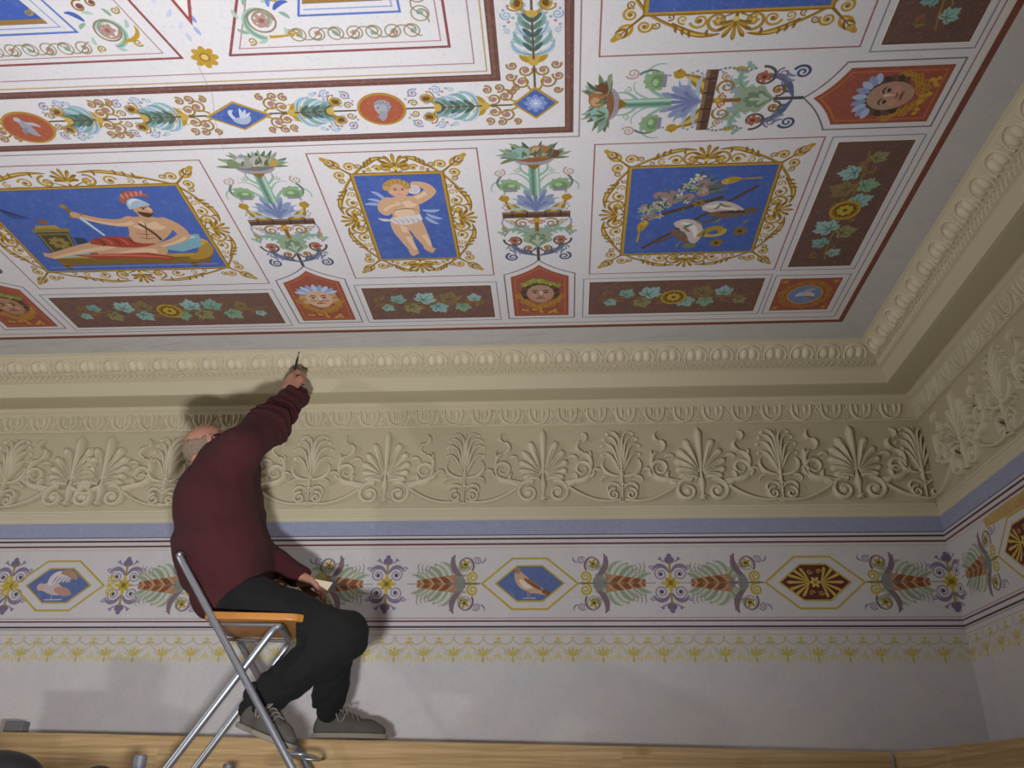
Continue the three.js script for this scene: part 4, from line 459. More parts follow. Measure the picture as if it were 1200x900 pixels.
// --- walls
function wallPanel(parent, name, label, pts, turn, pos, draw, base, ppm = 1300) {
  const xs = pts.map((p) => p[0]), ys = pts.map((p) => p[1]), w = Math.max(...xs) - Math.min(...xs), h = Math.max(...ys) - Math.min(...ys);
  const m = part(name, slab(pts.map(([x, y]) => [x - Math.min(...xs) - w / 2, y - Math.min(...ys) - h / 2]), 0.0016), mat(0xffffff, { roughness: 0.9, map: paintTile(0, w, 0, h, ppm, base, (c) => draw(c, w, h)) }), parent, label);
  m.rotation.y = turn; m.position.set(...pos); return m;
}
const hexLabel = { bird: 'blue hexagon painted with a pale bird spreading its wings', finch: 'blue hexagon painted with a brown perched songbird', brown: 'dark red hexagon painted with a gold double palmette' };
function hexagon(parent, u, kind, turn, z) { const pts = hexPts(0, 0, 0.142, 0.074, 0.052), pos = turn ? [-0.0002, HY.mid, u] : [u, HY.mid, 0.0002]; const m = wallPanel(parent, 'painted_hexagon', hexLabel[kind], pts, turn, pos, (c, w, h) => { hexBird(c, w, h, kind); line(c, hexPts(w / 2, h / 2, 0.142, 0.074, 0.052), 0.012, '#b5a03c', true); }, '#586a9c'); return m; }
const wallBack = structure('wall_back', 'painted end wall with lilac dado, bird frieze, blue stripe and cream palmette frieze', 'wall');
{
  const t = 0.14;
  for (const [a, b] of [[-4.6, -2.3], [-2.3, 0]]) part('painted_field', slab(rectPts(a, b, 0.2, HY.fb), t).translate(0, 0, -t), wallMat(paintTile(a, b, 0.2, HY.fb, 850, '#cac5c4', drawBackWall)), wallBack);
  part('plaster_field', plainUV(boxGeo(XL, 0, -0.1, 0.2, -t, 0)), limewash, wallBack); part('plaster_field', plainUV(boxGeo(XL, -4.6, 0.2, HY.fb, -t, 0)), limewash, wallBack);
  part('frieze_ground', plainUV(boxGeo(XL, 0, HY.fb, CEIL, -t, 0)), friezeGround, wallBack, 'cream frieze ground');
  for (const [u, k] of LOZ) hexagon(wallBack, u, k, 0);
}
const wallRight = structure('wall_right', 'shaded side wall with the same painted frieze and an ochre repair patch', 'wall');
{
  const t = 0.14, turnR = (g) => g.rotateY(-Math.PI / 2);
  part('painted_field', turnR(slab(rectPts(0, 2.2, 0.2, HY.fb), t).translate(0, 0, -t)), wallMat(paintTile(0, 2.2, 0.2, HY.fb, 850, '#cac5c4', drawRightWall)), wallRight);
  part('plaster_field', plainUV(boxGeo(0, t, -0.1, 0.2, 0, ZF)), limewash, wallRight); part('plaster_field', plainUV(boxGeo(0, t, 0.2, HY.fb, 2.2, ZF)), limewash, wallRight);
  part('frieze_ground', plainUV(boxGeo(0, t, HY.fb, CEIL, 0, ZF)), friezeGround, wallRight, 'cream frieze ground');
  for (const u of [0.57, 1.72]) hexagon(wallRight, u, 'brown', -Math.PI / 2);
}
{
  const l = structure('wall_left', 'plain limewashed wall opposite the side wall', 'wall'); part('plaster_field', plainUV(boxGeo(XL - 0.14, XL, -0.1, CEIL + 0.12, -0.14, ZF)), limewash, l);
  const f = structure('wall_front', 'plain limewashed wall behind the photographer', 'wall'); part('plaster_field', plainUV(boxGeo(XL - 0.14, 0.14, -0.1, CEIL + 0.12, ZF, ZF + 0.14)), limewash, f);
}
// --- cornice: profile as [distance from the wall, height], mitred in the corner
const PROFILE = [[0, 1.8], [0.274, 1.8], [0.274, 1.793], [0.268, 1.79], [0.264, 1.784], [0.256, 1.772], [0.242, 1.755], [0.226, 1.742], [0.212, 1.735], [0.212, 1.729], [0.206, 1.727], [0.198, 1.702], [0.19, 1.699], [0.186, 1.696], [0.17, 1.65], [0.166, 1.643], [0.15, 1.642], [0.046, 1.646], [0.04, 1.643], [0.036, 1.632], [0.026, 1.624], [0.02, 1.616], [0.02, 1.612], [0.008, 1.552], [0.012, 1.548], [0.012, 1.54], [0.004, 1.537], [0, 1.537]];
function corniceGeo(back) {
  const pos = [], idx = [], n = PROFILE.length, uv = [];
  const put = (o, h, far) => { if (back) pos.push(far ? XL : -o, h, o); else pos.push(-o, h, far ? ZF : o); uv.push(far ? 8 : 0, h + o); };
  for (let i = 0; i < n - 1; i++) {
    const a = PROFILE[i], b = PROFILE[i + 1], k = pos.length / 3;
    put(...a, 0); put(...b, 0); put(...b, 1); put(...a, 1);
    if (back) idx.push(k, k + 2, k + 1, k, k + 3, k + 2); else idx.push(k, k + 1, k + 2, k, k + 2, k + 3);
  }
  const g = new THREE.BufferGeometry(); g.setAttribute('position', new THREE.Float32BufferAttribute(pos, 3)); g.setAttribute('uv', new THREE.Float32BufferAttribute(uv, 2)); g.setIndex(idx); g.computeVertexNormals(); return g;
}
const trimBack = structure('trim_1', 'cream stucco cornice above the end wall, egg and leaf rows and a flat soffit', 'cornice');
const trimRight = structure('trim_2', 'cream stucco cornice above the side wall in shade', 'cornice');
part('cornice_moulding', corniceGeo(true), cream, trimBack); part('cornice_moulding', corniceGeo(false), cream, trimRight);

// --- relief: half-round strokes standing on a plane, x along, y up, z out
function relief(p, w, h, prof = (t) => Math.pow(Math.sin(Math.PI * Math.min(0.995, t * 0.9 + 0.08)), 0.6), seg = 6) {
  const n = normals2(p), pos = [], idx = [];
  p.forEach(([x, y], i) => { const q = Math.max(0.0006, w * 0.5 * prof(i / (p.length - 1))), e = h * Math.pow(Math.min(1, q / (w * 0.5)), 0.5); for (let k = 0; k <= seg; k++) { const a = Math.PI * k / seg, o = Math.cos(a) * q; pos.push(x - n[i][0] * o, y - n[i][1] * o, Math.sin(a) * e - 0.0015); } });
  const m = seg + 1; for (let i = 0; i < p.length - 1; i++) for (let k = 0; k < seg; k++) { const a = i * m + k, b = a + m; idx.push(a, b, a + 1, a + 1, b, b + 1); }
  const g = new THREE.BufferGeometry(); g.setAttribute('position', new THREE.Float32BufferAttribute(pos, 3)); g.setIndex(idx); g.computeVertexNormals(); return g;
}
const blob = (x, y, rx, ry, rz) => { const g = new THREE.SphereGeometry(1, 10, 7).scale(rx, ry, rz).translate(x, y, 0); g.deleteAttribute('uv'); return g; };
const flipX = (g) => { const q = g.clone().scale(-1, 1, 1), i = q.index.array; for (let k = 0; k < i.length; k += 3) { const t = i[k]; i[k] = i[k + 1]; i[k + 1] = t; } q.computeVertexNormals(); return q; };
const both = (list) => list.concat(list.map(flipX));
const R = (p, w, h, f) => relief(p, w, h, f);
const PETAL = (t) => (0.25 + 0.75 * Math.pow(t, 0.8)) * (t > 0.82 ? Math.sqrt(Math.max(0, 1 - ((t - 0.82) / 0.18) ** 2)) : 1);
const motif = {};
{
  const H = 0.026;
  // palmette on two volutes
  let half = [];
  for (let i = 1; i <= 5; i++) { const t = i / 5, a = Math.PI / 2 - t * 1.5, l = lerp(0.185, 0.078, Math.pow(t, 0.85)), p = sweep(0.006 + 0.01 * t, 0.146 - t * 0.02, a, l, 0.9 * t / l, -3.2 * t / l, 14); half.push(R(p, lerp(0.043, 0.032, t), H, PETAL)); half.push(R(p.slice(1, -2), 0.008, H * 1.3)); }
  half.push(R(spiralPts(0.062, 0.056, 0.052, 2.0, 1.6, -1, 40), 0.023, H, (t) => 1 - 0.4 * t), blob(0.062, 0.056, 0.017, 0.017, 0.022));
  half.push(R(sweep(0.012, 0.114, 0.35, 0.085, -6, -30, 14), 0.02, H), R(sweep(0.014, 0.125, 0.9, 0.05, -10, -50, 12), 0.014, H), R(sweep(0.096, 0.086, 0.35, 0.06, -8, 30, 12), 0.028, H));
  motif.palmette = mergeGeometries([...both(half), R([[0, 0.12], [0, 0.2], [0, 0.28], [0, 0.35]].flatMap((p, i, a) => (i ? [[p[0], (p[1] + a[i - 1][1]) / 2], p] : [p])), 0.042, H * 1.2, PETAL), R([[0, 0.018], [0, 0.05], [0, 0.09], [0, 0.13]], 0.034, H, (t) => 0.7 + 0.3 * Math.cos(t * 9)), R([[-0.028, 0.03], [0, 0.034], [0.028, 0.03]], 0.01, H)].map((g) => (g.index ? g : g)));
  // side scroll that climbs beside the palmette
  motif.scroll = mergeGeometries([
    R(bez(0.092, 0.1, 0.15, 0.106, 0.198, 0.1, 0.202, 0.152, 18), 0.0331, H), R(spiralPts(0.168, 0.158, 0.036, 0.1, 1.2, 1, 26, 0.35), 0.0221, H, TAPER), R(bez(0.2, 0.14, 0.214, 0.2, 0.2, 0.225, 0.168, 0.232, 16), 0.0235, H),
    R(bez(0.172, 0.235, 0.132, 0.24, 0.142, 0.285, 0.17, 0.284, 16), 0.0207, H), R(bez(0.168, 0.284, 0.196, 0.288, 0.19, 0.315, 0.174, 0.325, 12), 0.0166, H), blob(0.174, 0.326, 0.007, 0.007, 0.009), R(sweep(0.15, 0.205, 2.4, 0.05, 10, 60, 12), 0.0179, H), R(sweep(0.198, 0.12, 0.4, 0.045, 20, 60, 10), 0.0179, H), R(sweep(0.14, 0.105, 1.2, 0.045, 14, 50, 10), 0.0179, H), R(sweep(0.2, 0.21, 0.9, 0.034, 30, 70, 8), 0.0138, H),
  ]);
  motif.swag = mergeGeometries([R(bez(0.108, 0.078, 0.17, 0.03, 0.25, 0.0, 0.325, 0.022, 22), 0.0166, H, (t) => 1 - 0.25 * t)]);
  // slender lily bush
  half = [R(spiralPts(0.036, 0.042, 0.027, 1.8, 1.5, -1, 28), 0.0165, H, (t) => 1 - 0.35 * t), R(sweep(0.004, 0.066, 1.1, 0.1, -12, -60, 18), 0.016, H), R(sweep(0.006, 0.125, -0.1, 0.135, 6, 32, 20), 0.021, H), R(sweep(0.085, 0.146, 0.9, 0.055, -20, -90, 12), 0.015, H), R(sweep(0.05, 0.122, 0.2, 0.05, -10, -60, 12), 0.013, H)];
  for (const [x, y, a, l] of [[0.006, 0.145, 1.05, 0.12], [0.006, 0.16, 1.22, 0.15], [0.005, 0.175, 1.36, 0.165], [0.004, 0.19, 1.48, 0.17]]) { const p = sweep(x, y, a, l, 2.2, -62, 22, 3.2), e = p.at(-1); half.push(R(p, 0.0155, H), blob(e[0], e[1], 0.009, 0.009, 0.013)); }
  motif.lily = mergeGeometries([...both(half), R([[0, 0.012], [0, 0.1], [0, 0.18], [0, 0.26], [0, 0.335]], 0.015, H), blob(0, 0.135, 0.012, 0.018, 0.022), blob(0, 0.2, 0.008, 0.012, 0.02), R([[-0.028, 0.084], [0, 0.088], [0.028, 0.084]], 0.013, H), R([[-0.02, 0.014], [0, 0.01], [0.02, 0.014]], 0.014, H)]);
  // upper row: twin-lobed egg in an arch, and the dart between
  motif.egg = mergeGeometries([blob(-0.0175, -0.006, 0.0185, 0.0265, 0.018), blob(0.0175, -0.006, 0.0185, 0.0265, 0.018), R(Array.from({ length: 17 }, (_, i) => { const a = Math.PI * (1.14 - 1.28 * i / 16); return [Math.cos(a) * 0.0455, -0.013 + Math.sin(a) * 0.043]; }), 0.0095, 0.015, LIMB)]);
  motif.dart = mergeGeometries([R([[0, 0.03], [0, 0.01], [0, -0.012], [0, -0.03]], 0.009, 0.014), R(sweep(0, -0.026, 1.9, 0.048, -10, 30, 10), 0.009, 0.013), R(sweep(0, -0.026, 1.24, 0.048, 10, -30, 10), 0.009, 0.013)]);
  // lower row: hanging leaf and the small flower between
  motif.leaf = mergeGeometries([R(bez(-0.04, 0.03, -0.042, -0.01, -0.03, -0.03, 0, -0.034, 14), 0.0125, 0.015, LIMB), R(bez(0.04, 0.03, 0.042, -0.01, 0.03, -0.03, 0, -0.034, 14), 0.0125, 0.015, LIMB), R([[-0.017, 0.03], [-0.017, 0.01], [-0.014, -0.012]], 0.019, 0.015), R([[0.017, 0.03], [0.017, 0.01], [0.014, -0.012]], 0.019, 0.015), R([[0, 0.028], [0, 0], [0, -0.026]], 0.006, 0.009)]);
  motif.flower = mergeGeometries([blob(-0.009, 0.022, 0.006, 0.006, 0.009), blob(0.009, 0.022, 0.006, 0.006, 0.009), R([[0, 0.016], [0, 0], [0, -0.03]], 0.007, 0.009), R(sweep(0, 0.004, -1.0, 0.038, -12, 20, 8), 0.008, 0.009), R(sweep(0, 0.004, -2.14, 0.038, 12, -20, 8), 0.008, 0.009), R(sweep(0, -0.012, -1.1, 0.026, -10, 20, 8), 0.007, 0.009), R(sweep(0, -0.012, -2.04, 0.026, 10, -20, 8), 0.007, 0.009)]);
}
const stucco = [mat('#d0c5a9', { roughness: 0.88 }), mat('#ccc1a4', { roughness: 0.88 }), mat('#d4c9ae', { roughness: 0.88 })];
const eggMat = [mat('#dccfb4', { roughness: 0.86 }), mat('#d8cab0', { roughness: 0.86 })];
// along the end wall u = x; along the side wall u = z
function onWall(name, geo, m, parent, right, u, y, out, tilt, label) {
  const o = part(name, geo, m, parent, label); o.rotation.order = 'YXZ';
  if (right) { o.position.set(-out, y, u); o.rotation.y = -Math.PI / 2; } else o.position.set(u, y, out);
  o.rotation.x = tilt; return o;
}
function rows(parent, right, u0, u1) {
  let k = 0;
  const tilt1 = 0.815, P1 = 0.1095, P2 = 0.1255;
  for (let u = u0[0]; right ? u < u1 : u > u1; u += right ? P1 : -P1, k++) { onWall('egg', motif.egg, eggMat[k % 2], parent, right, u, 1.7595, 0.2375, tilt1 - 0.06); onWall('dart', motif.dart, stucco[k % 3], parent, right, u + (right ? P1 / 2 : -P1 / 2), 1.7595, 0.2375, tilt1 - 0.06); }
  for (let u = u0[1]; right ? u < u1 : u > u1; u += right ? P2 : -P2, k++) { onWall('hanging_leaf', motif.leaf, stucco[k % 3], parent, right, u, 1.582, 0.0145, 0.2); onWall('leaf_flower', motif.flower, stucco[(k + 1) % 3], parent, right, u + (right ? P2 / 2 : -P2 / 2), 1.582, 0.0145, 0.2); }
  // the tiny wave row between, too fine to pick apart
  const teeth = []; for (let u = u0[2]; right ? u < u1 : u > u1; u += right ? 0.0265 : -0.0265) { const g = relief([[-0.011, -0.009], [-0.003, 0.004], [0.006, 0.009], [0.011, 0.004], [0.008, -0.003]], 0.01, 0.014, TAPER, 4); g.rotateX(0.3).translate(0, 1.7145, 0); teeth.push(right ? g.rotateY(-Math.PI / 2).translate(-0.2025, 0, u) : g.translate(u, 0, 0.2025)); }
  const tm = part('wave_row', mergeGeometries(teeth), stucco[0], parent, 'row of tiny stucco waves'); tm.userData.kind = 'stuff';
}
rows(trimBack, false, [-0.3, -0.115, -0.23], -4.45); rows(trimRight, true, [0.3, 0.115, 0.23], 2.3);
function frieze(parent, right, list) {
  const y = HY.fb + 0.008, put = (n, g, u, l) => onWall(n, g, stucco[0], parent, right, u, y, 0.0, 0, l);
  for (const [kind, u, s0 = 1, s1 = 1] of list) {
    if (kind === 'A') { put('palmette', motif.palmette, u); if (s0) { put('scroll', motif.scrollL, u); put('swag', motif.swagL, u); } if (s1) { put('scroll', motif.scroll, u); put('swag', motif.swag, u); } }
    else put('lily_bush', motif.lily, u);
  }
}
motif.scrollL = flipX(motif.scroll); motif.swagL = flipX(motif.swag);
frieze(wallBack, false, [['B', -4.33], ['B', -3.976], ['A', -3.675, 1, 0], ['A', -3.535, 0, 1], ['B', -3.25], ['A', -2.935], ['B', -2.61], ['A', -2.283], ['B', -1.94], ['A', -1.605], ['B', -1.272], ['A', -0.94], ['B', -0.613], ['A', -0.3], ['B', -0.035]]);
frieze(wallRight, true, [['A', 0.34], ['B', 0.68], ['A', 1.01], ['B', 1.345], ['A', 1.68]]);
for (const [p, right] of [[trimBack, false], [trimRight, true]]) { const g = right ? new THREE.CapsuleGeometry(0.004, 2.6, 4, 8).rotateX(Math.PI / 2).translate(0, HY.fb, 1.31) : new THREE.CapsuleGeometry(0.004, 4.6, 4, 8).rotateZ(Math.PI / 2).translate(-2.31, HY.fb, 0); part('frieze_bead', g, creamLite, p); }
// ---------------------------------------------------------------- wood
function woodTex(w, h, base, dark, light, n) {
  const cv = canvas(w, h), c = cv.getContext('2d'); c.fillStyle = base; c.fillRect(0, 0, w, h); seed = n;
  for (let i = 0; i < 150; i++) { c.globalAlpha = rr(0.05, 0.2); c.strokeStyle = i % 3 ? dark : light; c.lineWidth = rr(0.6, 5); const y = rr(0, h), a = rr(2, 9), f = rr(0.003, 0.012), ph = rr(0, 6); c.beginPath(); for (let x = 0; x <= w; x += 16) { const yy = y + Math.sin(x * f + ph) * a; x ? c.lineTo(x, yy) : c.moveTo(x, yy); } c.stroke(); }
  for (let i = 0; i < 5; i++) { const x = rr(0, w), y = rr(0.1, 0.9) * h; for (let k = 5; k > 0; k--) { c.globalAlpha = 0.16; c.fillStyle = dark; c.beginPath(); c.ellipse(x, y, k * 4.5, k * 2.2, 0, 0, TAU); c.fill(); } }
  for (let i = 0; i < 26; i++) { c.globalAlpha = rr(0.04, 0.12); c.fillStyle = ['#e8ddc8', '#6d5a3c', '#d8cdb8'][i % 3]; c.beginPath(); c.ellipse(rr(0, w), rr(0, h), rr(8, 60), rr(3, 12), 0, 0, TAU); c.fill(); }
  c.globalAlpha = 1; const t = texOf(cv); t.wrapS = t.wrapT = THREE.RepeatWrapping; return t;
}
const pineTex = [woodTex(1024, 128, '#c3a273', '#8f6d40', '#dcc49a', 11), woodTex(1024, 128, '#b99a6c', '#876640', '#d6bd92', 12)];
const deckMat = [woodTex(1024, 128, '#a39c92', '#827a6e', '#b5aea4', 21), woodTex(1024, 128, '#9b948a', '#7a7266', '#aea79c', 22)].map((map) => mat(0xffffff, { map, roughness: 0.9 }));
const pine = pineTex.map((map) => mat(0xffffff, { map, roughness: 0.8 }));
// --- scaffold deck under everything
{
  const deck = structure('floor', 'worn grey scaffold deck of loose planks', 'floor');
  for (let i = 0, x = XL; x < 0 - 0.05; i++, x += 0.2375) part('plank', remapUV(boxGeo(x + 0.003, x + 0.2345, -0.045, 0, 0, ZF), (a, b, c) => [c / 2 + i * 0.37, (a - x) / 0.24]), deckMat[i % 2], deck);
}
// --- timber beams that stand on the deck along the walls
function boardOnEdge(label, A, B, depth, k) {           // A, B: ends of the front top edge; the board reaches `depth` back from it
  const d = B.clone().sub(A), L = Math.hypot(d.x, d.z), g = thing('timber_board', label, 'board', [A.x, 0, A.z]); g.rotation.y = Math.atan2(-d.z, d.x);
  const p = []; for (const s of [0, 1]) { const top = s ? B.y : A.y, x = s * L; p.push([x, 0, 0], [x, top - 0.004, 0], [x, top, -0.004], [x, top, -depth], [x, 0, -depth]); }
  const pos = [], uv = [], quad = (a, b, c, e) => { for (const q of [a, b, c, a, c, e]) { pos.push(...q); uv.push(q[0] / 1.6 + k * 0.3, (q[1] - q[2]) / 0.26); } };
  for (let i = 0; i < 5; i++) { const j = (i + 1) % 5; quad(p[i], p[5 + i], p[5 + j], p[j]); } for (const s of [0, 5]) { const f = [p[s], p[s + 1], p[s + 2], p[s + 3], p[s + 4]]; for (const [a, b, c] of s ? [[0, 2, 1], [0, 3, 2], [0, 4, 3]] : [[0, 1, 2], [0, 2, 3], [0, 3, 4]]) for (const q of [f[a], f[b], f[c]]) { pos.push(...q); uv.push(q[2] / 0.3, q[1] / 0.26); } }
  const geo = new THREE.BufferGeometry(); geo.setAttribute('position', new THREE.Float32BufferAttribute(pos, 3)); geo.setAttribute('uv', new THREE.Float32BufferAttribute(uv, 2)); geo.computeVertexNormals();
  part('board', geo, pine[k], g); return g;
}
const bA = at(-320, 850, 0.3), bB = at(1042, 881.5, 0.27), rA = at(1045, 882, 0.265), rB = at(1230, 861, 0.265);
boardOnEdge('long pale pine board on edge along the end wall, shoe resting on it', bA, bB, 0.26, 0);
{
  // the board along the side wall: same height, running towards the viewer
  const h = bB.y, hit = (px, py) => { const a = at(px, py, 0), t = (h - EYE.y) / (a.y - EYE.y); return EYE.clone().lerp(a, t); };
  const A = hit(1046, 882), B = hit(1215, 862); A.y = B.y = h; boardOnEdge('shorter pine board on edge butting towards the side wall', A, B.clone().lerp(A, -0.8), 0.2, 1);
}
// --- folding bar stool
const steel = mat('#a3a5ab', { metalness: 0.8, roughness: 0.38 });
const blackPlastic = mat('#17171a', { roughness: 0.6 });
const SEAT = 0.597;
{
  const g = thing('bar_stool', 'folding bar stool with grey tubular frame and orange wooden seat', 'stool', [-2.53, 0, 0.55]);
  const P = (x, y, far) => V3(x + 2.53 + (far ? -0.045 : 0), y, (far ? 0.373 : 0.73) - 0.55), tube = (pts, r = 0.0118, tens = 0.5) => new THREE.TubeGeometry(new THREE.CatmullRomCurve3(pts, false, 'catmullrom', tens), 90, r, 12);
  const Ax = (y) => -2.778 + 0.442 * (0.766 - y) / 0.61, Bx = (y) => -2.446 - 0.265 * (0.547 - y) / 0.398;
  const seg = (x, y0, y1, far, n = 5) => Array.from({ length: n }, (_, i) => { const y = lerp(y0, y1, i / (n - 1)); return P(x(y), y, far); });
  const inw = (v, k) => { const q = v.clone(); q.z += k; return q; };
  part('back_leg_frame', tube([...seg(Ax, 0.012, 0.765, false, 8), inw(P(Ax(0.785), 0.785, false), -0.012), inw(P(Ax(0.792), 0.792, false), -0.04), inw(P(Ax(0.792), 0.792, true), 0.04), inw(P(Ax(0.785), 0.785, true), 0.012), ...seg(Ax, 0.765, 0.012, true, 8)]), steel, g);
  const bi = (far, y, k) => { const q = P(Bx(y), y, far); q.z += far ? k : -k; return q; };
  part('front_leg_frame', tube([bi(false, 0.012, 0.027), bi(false, 0.15, 0.027), bi(false, 0.3, 0.027), bi(false, 0.44, 0.027), bi(false, 0.53, 0.027), bi(false, 0.552, 0.036), bi(false, 0.56, 0.07), bi(true, 0.56, 0.07), bi(true, 0.552, 0.036), bi(true, 0.53, 0.027), bi(true, 0.44, 0.027), bi(true, 0.3, 0.027), bi(true, 0.15, 0.027), bi(true, 0.012, 0.027)]), steel, g);
  // seat
  const ang = Math.atan2(0.045, 0.357), sx0 = -2.685 + 2.53, sx1 = -2.375 + 2.53;
  const sh = new THREE.Shape(); { const a = sx0, b = sx1, z0 = -0.163, z1 = 0.163, r = 0.06; sh.moveTo(a + 0.02, z0); sh.lineTo(b - r, z0); sh.quadraticCurveTo(b, z0, b, z0 + r); sh.quadraticCurveTo(b + 0.012, 0, b, z1 - r); sh.quadraticCurveTo(b, z1, b - r, z1); sh.lineTo(a + 0.02, z1); sh.quadraticCurveTo(a, z1, a, z1 - 0.02); sh.lineTo(a, z0 + 0.02); sh.quadraticCurveTo(a, z0, a + 0.02, z0); }
  const sg = new THREE.ExtrudeGeometry(sh, { depth: 0.014, bevelEnabled: true, bevelSize: 0.005, bevelThickness: 0.005, bevelSegments: 3, curveSegments: 10 }).rotateX(Math.PI / 2);
  const seatTex = woodTex(512, 256, '#c07f33', '#8a5220', '#d89c4e', 31);
  const seat = part('seat', remapUV(sg, (x, y, z) => [x * 2.4, z * 2.4]), mat(0xffffff, { map: seatTex, roughness: 0.42 }), g, 'orange varnished wooden seat'); seat.rotation.y = -ang * 0 + ang; seat.position.y = SEAT - 0.005;
  for (const s of [0, 1]) part('seat_rail', tube([P(-2.66, 0.565, s), P(-2.55, 0.562, s), P(-2.43, 0.56, s)].map((v) => inw(v, s ? 0.034 : -0.034)), 0.006), steel, g);
  for (const s of [0, 1]) { const q = P(-2.65, 0.56, s); part('seat_bolt', new THREE.CylinderGeometry(0.006, 0.006, 0.04, 10).rotateX(Math.PI / 2).translate(q.x, q.y + 0.02, q.z + (s ? 0.02 : -0.02)), steel, g); const c = P(Ax(0.37), 0.372, s); part('pivot', new THREE.CylinderGeometry(0.009, 0.009, 0.05, 12).rotateX(Math.PI / 2).translate(c.x, c.y, c.z + (s ? 0.014 : -0.014)), steel, g); }
  // backrest slat, hidden by the sitter but for its edge
  const a = P(Ax(0.73), 0.73, false), b = P(Ax(0.73), 0.73, true); const br = part('backrest', new RoundedBoxGeometry(0.014, 0.1, a.distanceTo(b) - 0.02, 3, 0.006), mat(0xffffff, { map: seatTex, roughness: 0.42 }), g, 'orange wooden backrest slat'); br.position.copy(a.clone().add(b).multiplyScalar(0.5)); br.position.x -= 0.004; br.rotation.order = 'YXZ'; br.rotation.y = ang; br.rotation.z = 0.63;
  // foot rest: two thin bars and a flat tread between the long tubes
  const f0 = P(Ax(0.185), 0.185, false), f1 = P(Ax(0.185), 0.185, true); part('foot_rest', mergeGeometries([tube([f0, f0.clone().lerp(f1, 0.5), f1], 0.0075), tube([f0.clone().add(V3(0, 0, -0.01)), f0.clone().add(V3(0.06, -0.004, -0.02)), f0.clone().lerp(f1, 0.5).add(V3(0.07, -0.004, 0)), f1.clone().add(V3(0.06, -0.004, 0.02)), f1.clone().add(V3(0, 0, 0.01))], 0.005)]), steel, g);
  const l0 = bi(false, 0.1, 0.027), l1 = bi(true, 0.1, 0.027); part('rear_stretcher', tube([l0, l0.clone().lerp(l1, 0.5), l1], 0.008), steel, g);
  for (const v of [P(Ax(0.012), 0.014, 0), P(Ax(0.012), 0.014, 1), bi(false, 0.014, 0.027), bi(true, 0.014, 0.027)]) part('rubber_foot', new THREE.CylinderGeometry(0.015, 0.017, 0.028, 14).translate(v.x, v.y, v.z), blackPlastic, g);
}

// ---------------------------------------------------------------- the restorer: fields of tapered capsules, meshed
const seg3 = (a, b, ra, rb) => { const ba = b.clone().sub(a), l2 = ba.lengthSq() || 1e-9; return { a, ba, l2, ra, rb }; };
function dSeg(s, x, y, z) { const px = x - s.a.x, py = y - s.a.y, pz = z - s.a.z; let t = (px * s.ba.x + py * s.ba.y + pz * s.ba.z) / s.l2; t = t < 0 ? 0 : t > 1 ? 1 : t; return Math.hypot(px - s.ba.x * t, py - s.ba.y * t, pz - s.ba.z * t) - (s.ra + (s.rb - s.ra) * t); }
function smin(a, b, k) { const h = Math.max(k - Math.abs(a - b), 0) / k; return Math.min(a, b) - h * h * k * 0.25; }
const chain = (list, k) => (x, y, z) => { let d = 9; for (const s of list) d = smin(d, dSeg(s, x, y, z), k); return d; };
function meshField(f, lo, hi, c) {                     // surface nets
  const nx = Math.ceil((hi[0] - lo[0]) / c) + 1, ny = Math.ceil((hi[1] - lo[1]) / c) + 1, nz = Math.ceil((hi[2] - lo[2]) / c) + 1, v = new Float32Array(nx * ny * nz), id = (i, j, k) => (k * ny + j) * nx + i;
  for (let k = 0; k < nz; k++) for (let j = 0; j < ny; j++) for (let i = 0; i < nx; i++) v[id(i, j, k)] = f(lo[0] + i * c, lo[1] + j * c, lo[2] + k * c);
  const cell = new Int32Array(nx * ny * nz).fill(-1), pos = [], idx = [];
  for (let k = 0; k < nz - 1; k++) for (let j = 0; j < ny - 1; j++) for (let i = 0; i < nx - 1; i++) {
    let n = 0, sx = 0, sy = 0, sz = 0; const q = []; let m = 0;
    for (let b = 0; b < 8; b++) { q[b] = v[id(i + (b & 1), j + (b >> 1 & 1), k + (b >> 2))]; if (q[b] < 0) m |= 1 << b; }
    if (m === 0 || m === 255) continue;
    for (let a = 0; a < 8; a++) for (const e of [1, 2, 4]) { if (a & e) continue; const b = a | e; if ((q[a] < 0) === (q[b] < 0)) continue; const t = q[a] / (q[a] - q[b]); sx += (a & 1) + (e === 1 ? t : 0); sy += (a >> 1 & 1) + (e === 2 ? t : 0); sz += (a >> 2) + (e === 4 ? t : 0); n++; }
    cell[id(i, j, k)] = pos.length / 3; pos.push(lo[0] + (i + sx / n) * c, lo[1] + (j + sy / n) * c, lo[2] + (k + sz / n) * c);
  }
  const quad = (a, b, d, e, flip) => { if (a < 0 || b < 0 || d < 0 || e < 0) return; if (flip) idx.push(a, d, b, a, e, d); else idx.push(a, b, d, a, d, e); };
  for (let k = 1; k < nz - 1; k++) for (let j = 1; j < ny - 1; j++) for (let i = 1; i < nx - 1; i++) {
    const s = v[id(i, j, k)] < 0;
    if (s !== v[id(i + 1, j, k)] < 0) quad(cell[id(i, j - 1, k - 1)], cell[id(i, j, k - 1)], cell[id(i, j, k)], cell[id(i, j - 1, k)], !s);
    if (s !== v[id(i, j + 1, k)] < 0) quad(cell[id(i - 1, j, k - 1)], cell[id(i - 1, j, k)], cell[id(i, j, k)], cell[id(i, j, k - 1)], !s);
    if (s !== v[id(i, j, k + 1)] < 0) quad(cell[id(i - 1, j - 1, k)], cell[id(i, j - 1, k)], cell[id(i, j, k)], cell[id(i - 1, j, k)], !s);
  }
  const g = new THREE.BufferGeometry(); g.setAttribute('position', new THREE.Float32BufferAttribute(pos, 3)); g.setIndex(idx); remapUV(g, (x, y, z) => [x + z * 0.7, y + z * 0.3]); g.computeVertexNormals(); return g;
}
const N3 = (x, y, z, f) => noise.noise(x * f + 3.1, y * f + 7.7, z * f + 1.3);
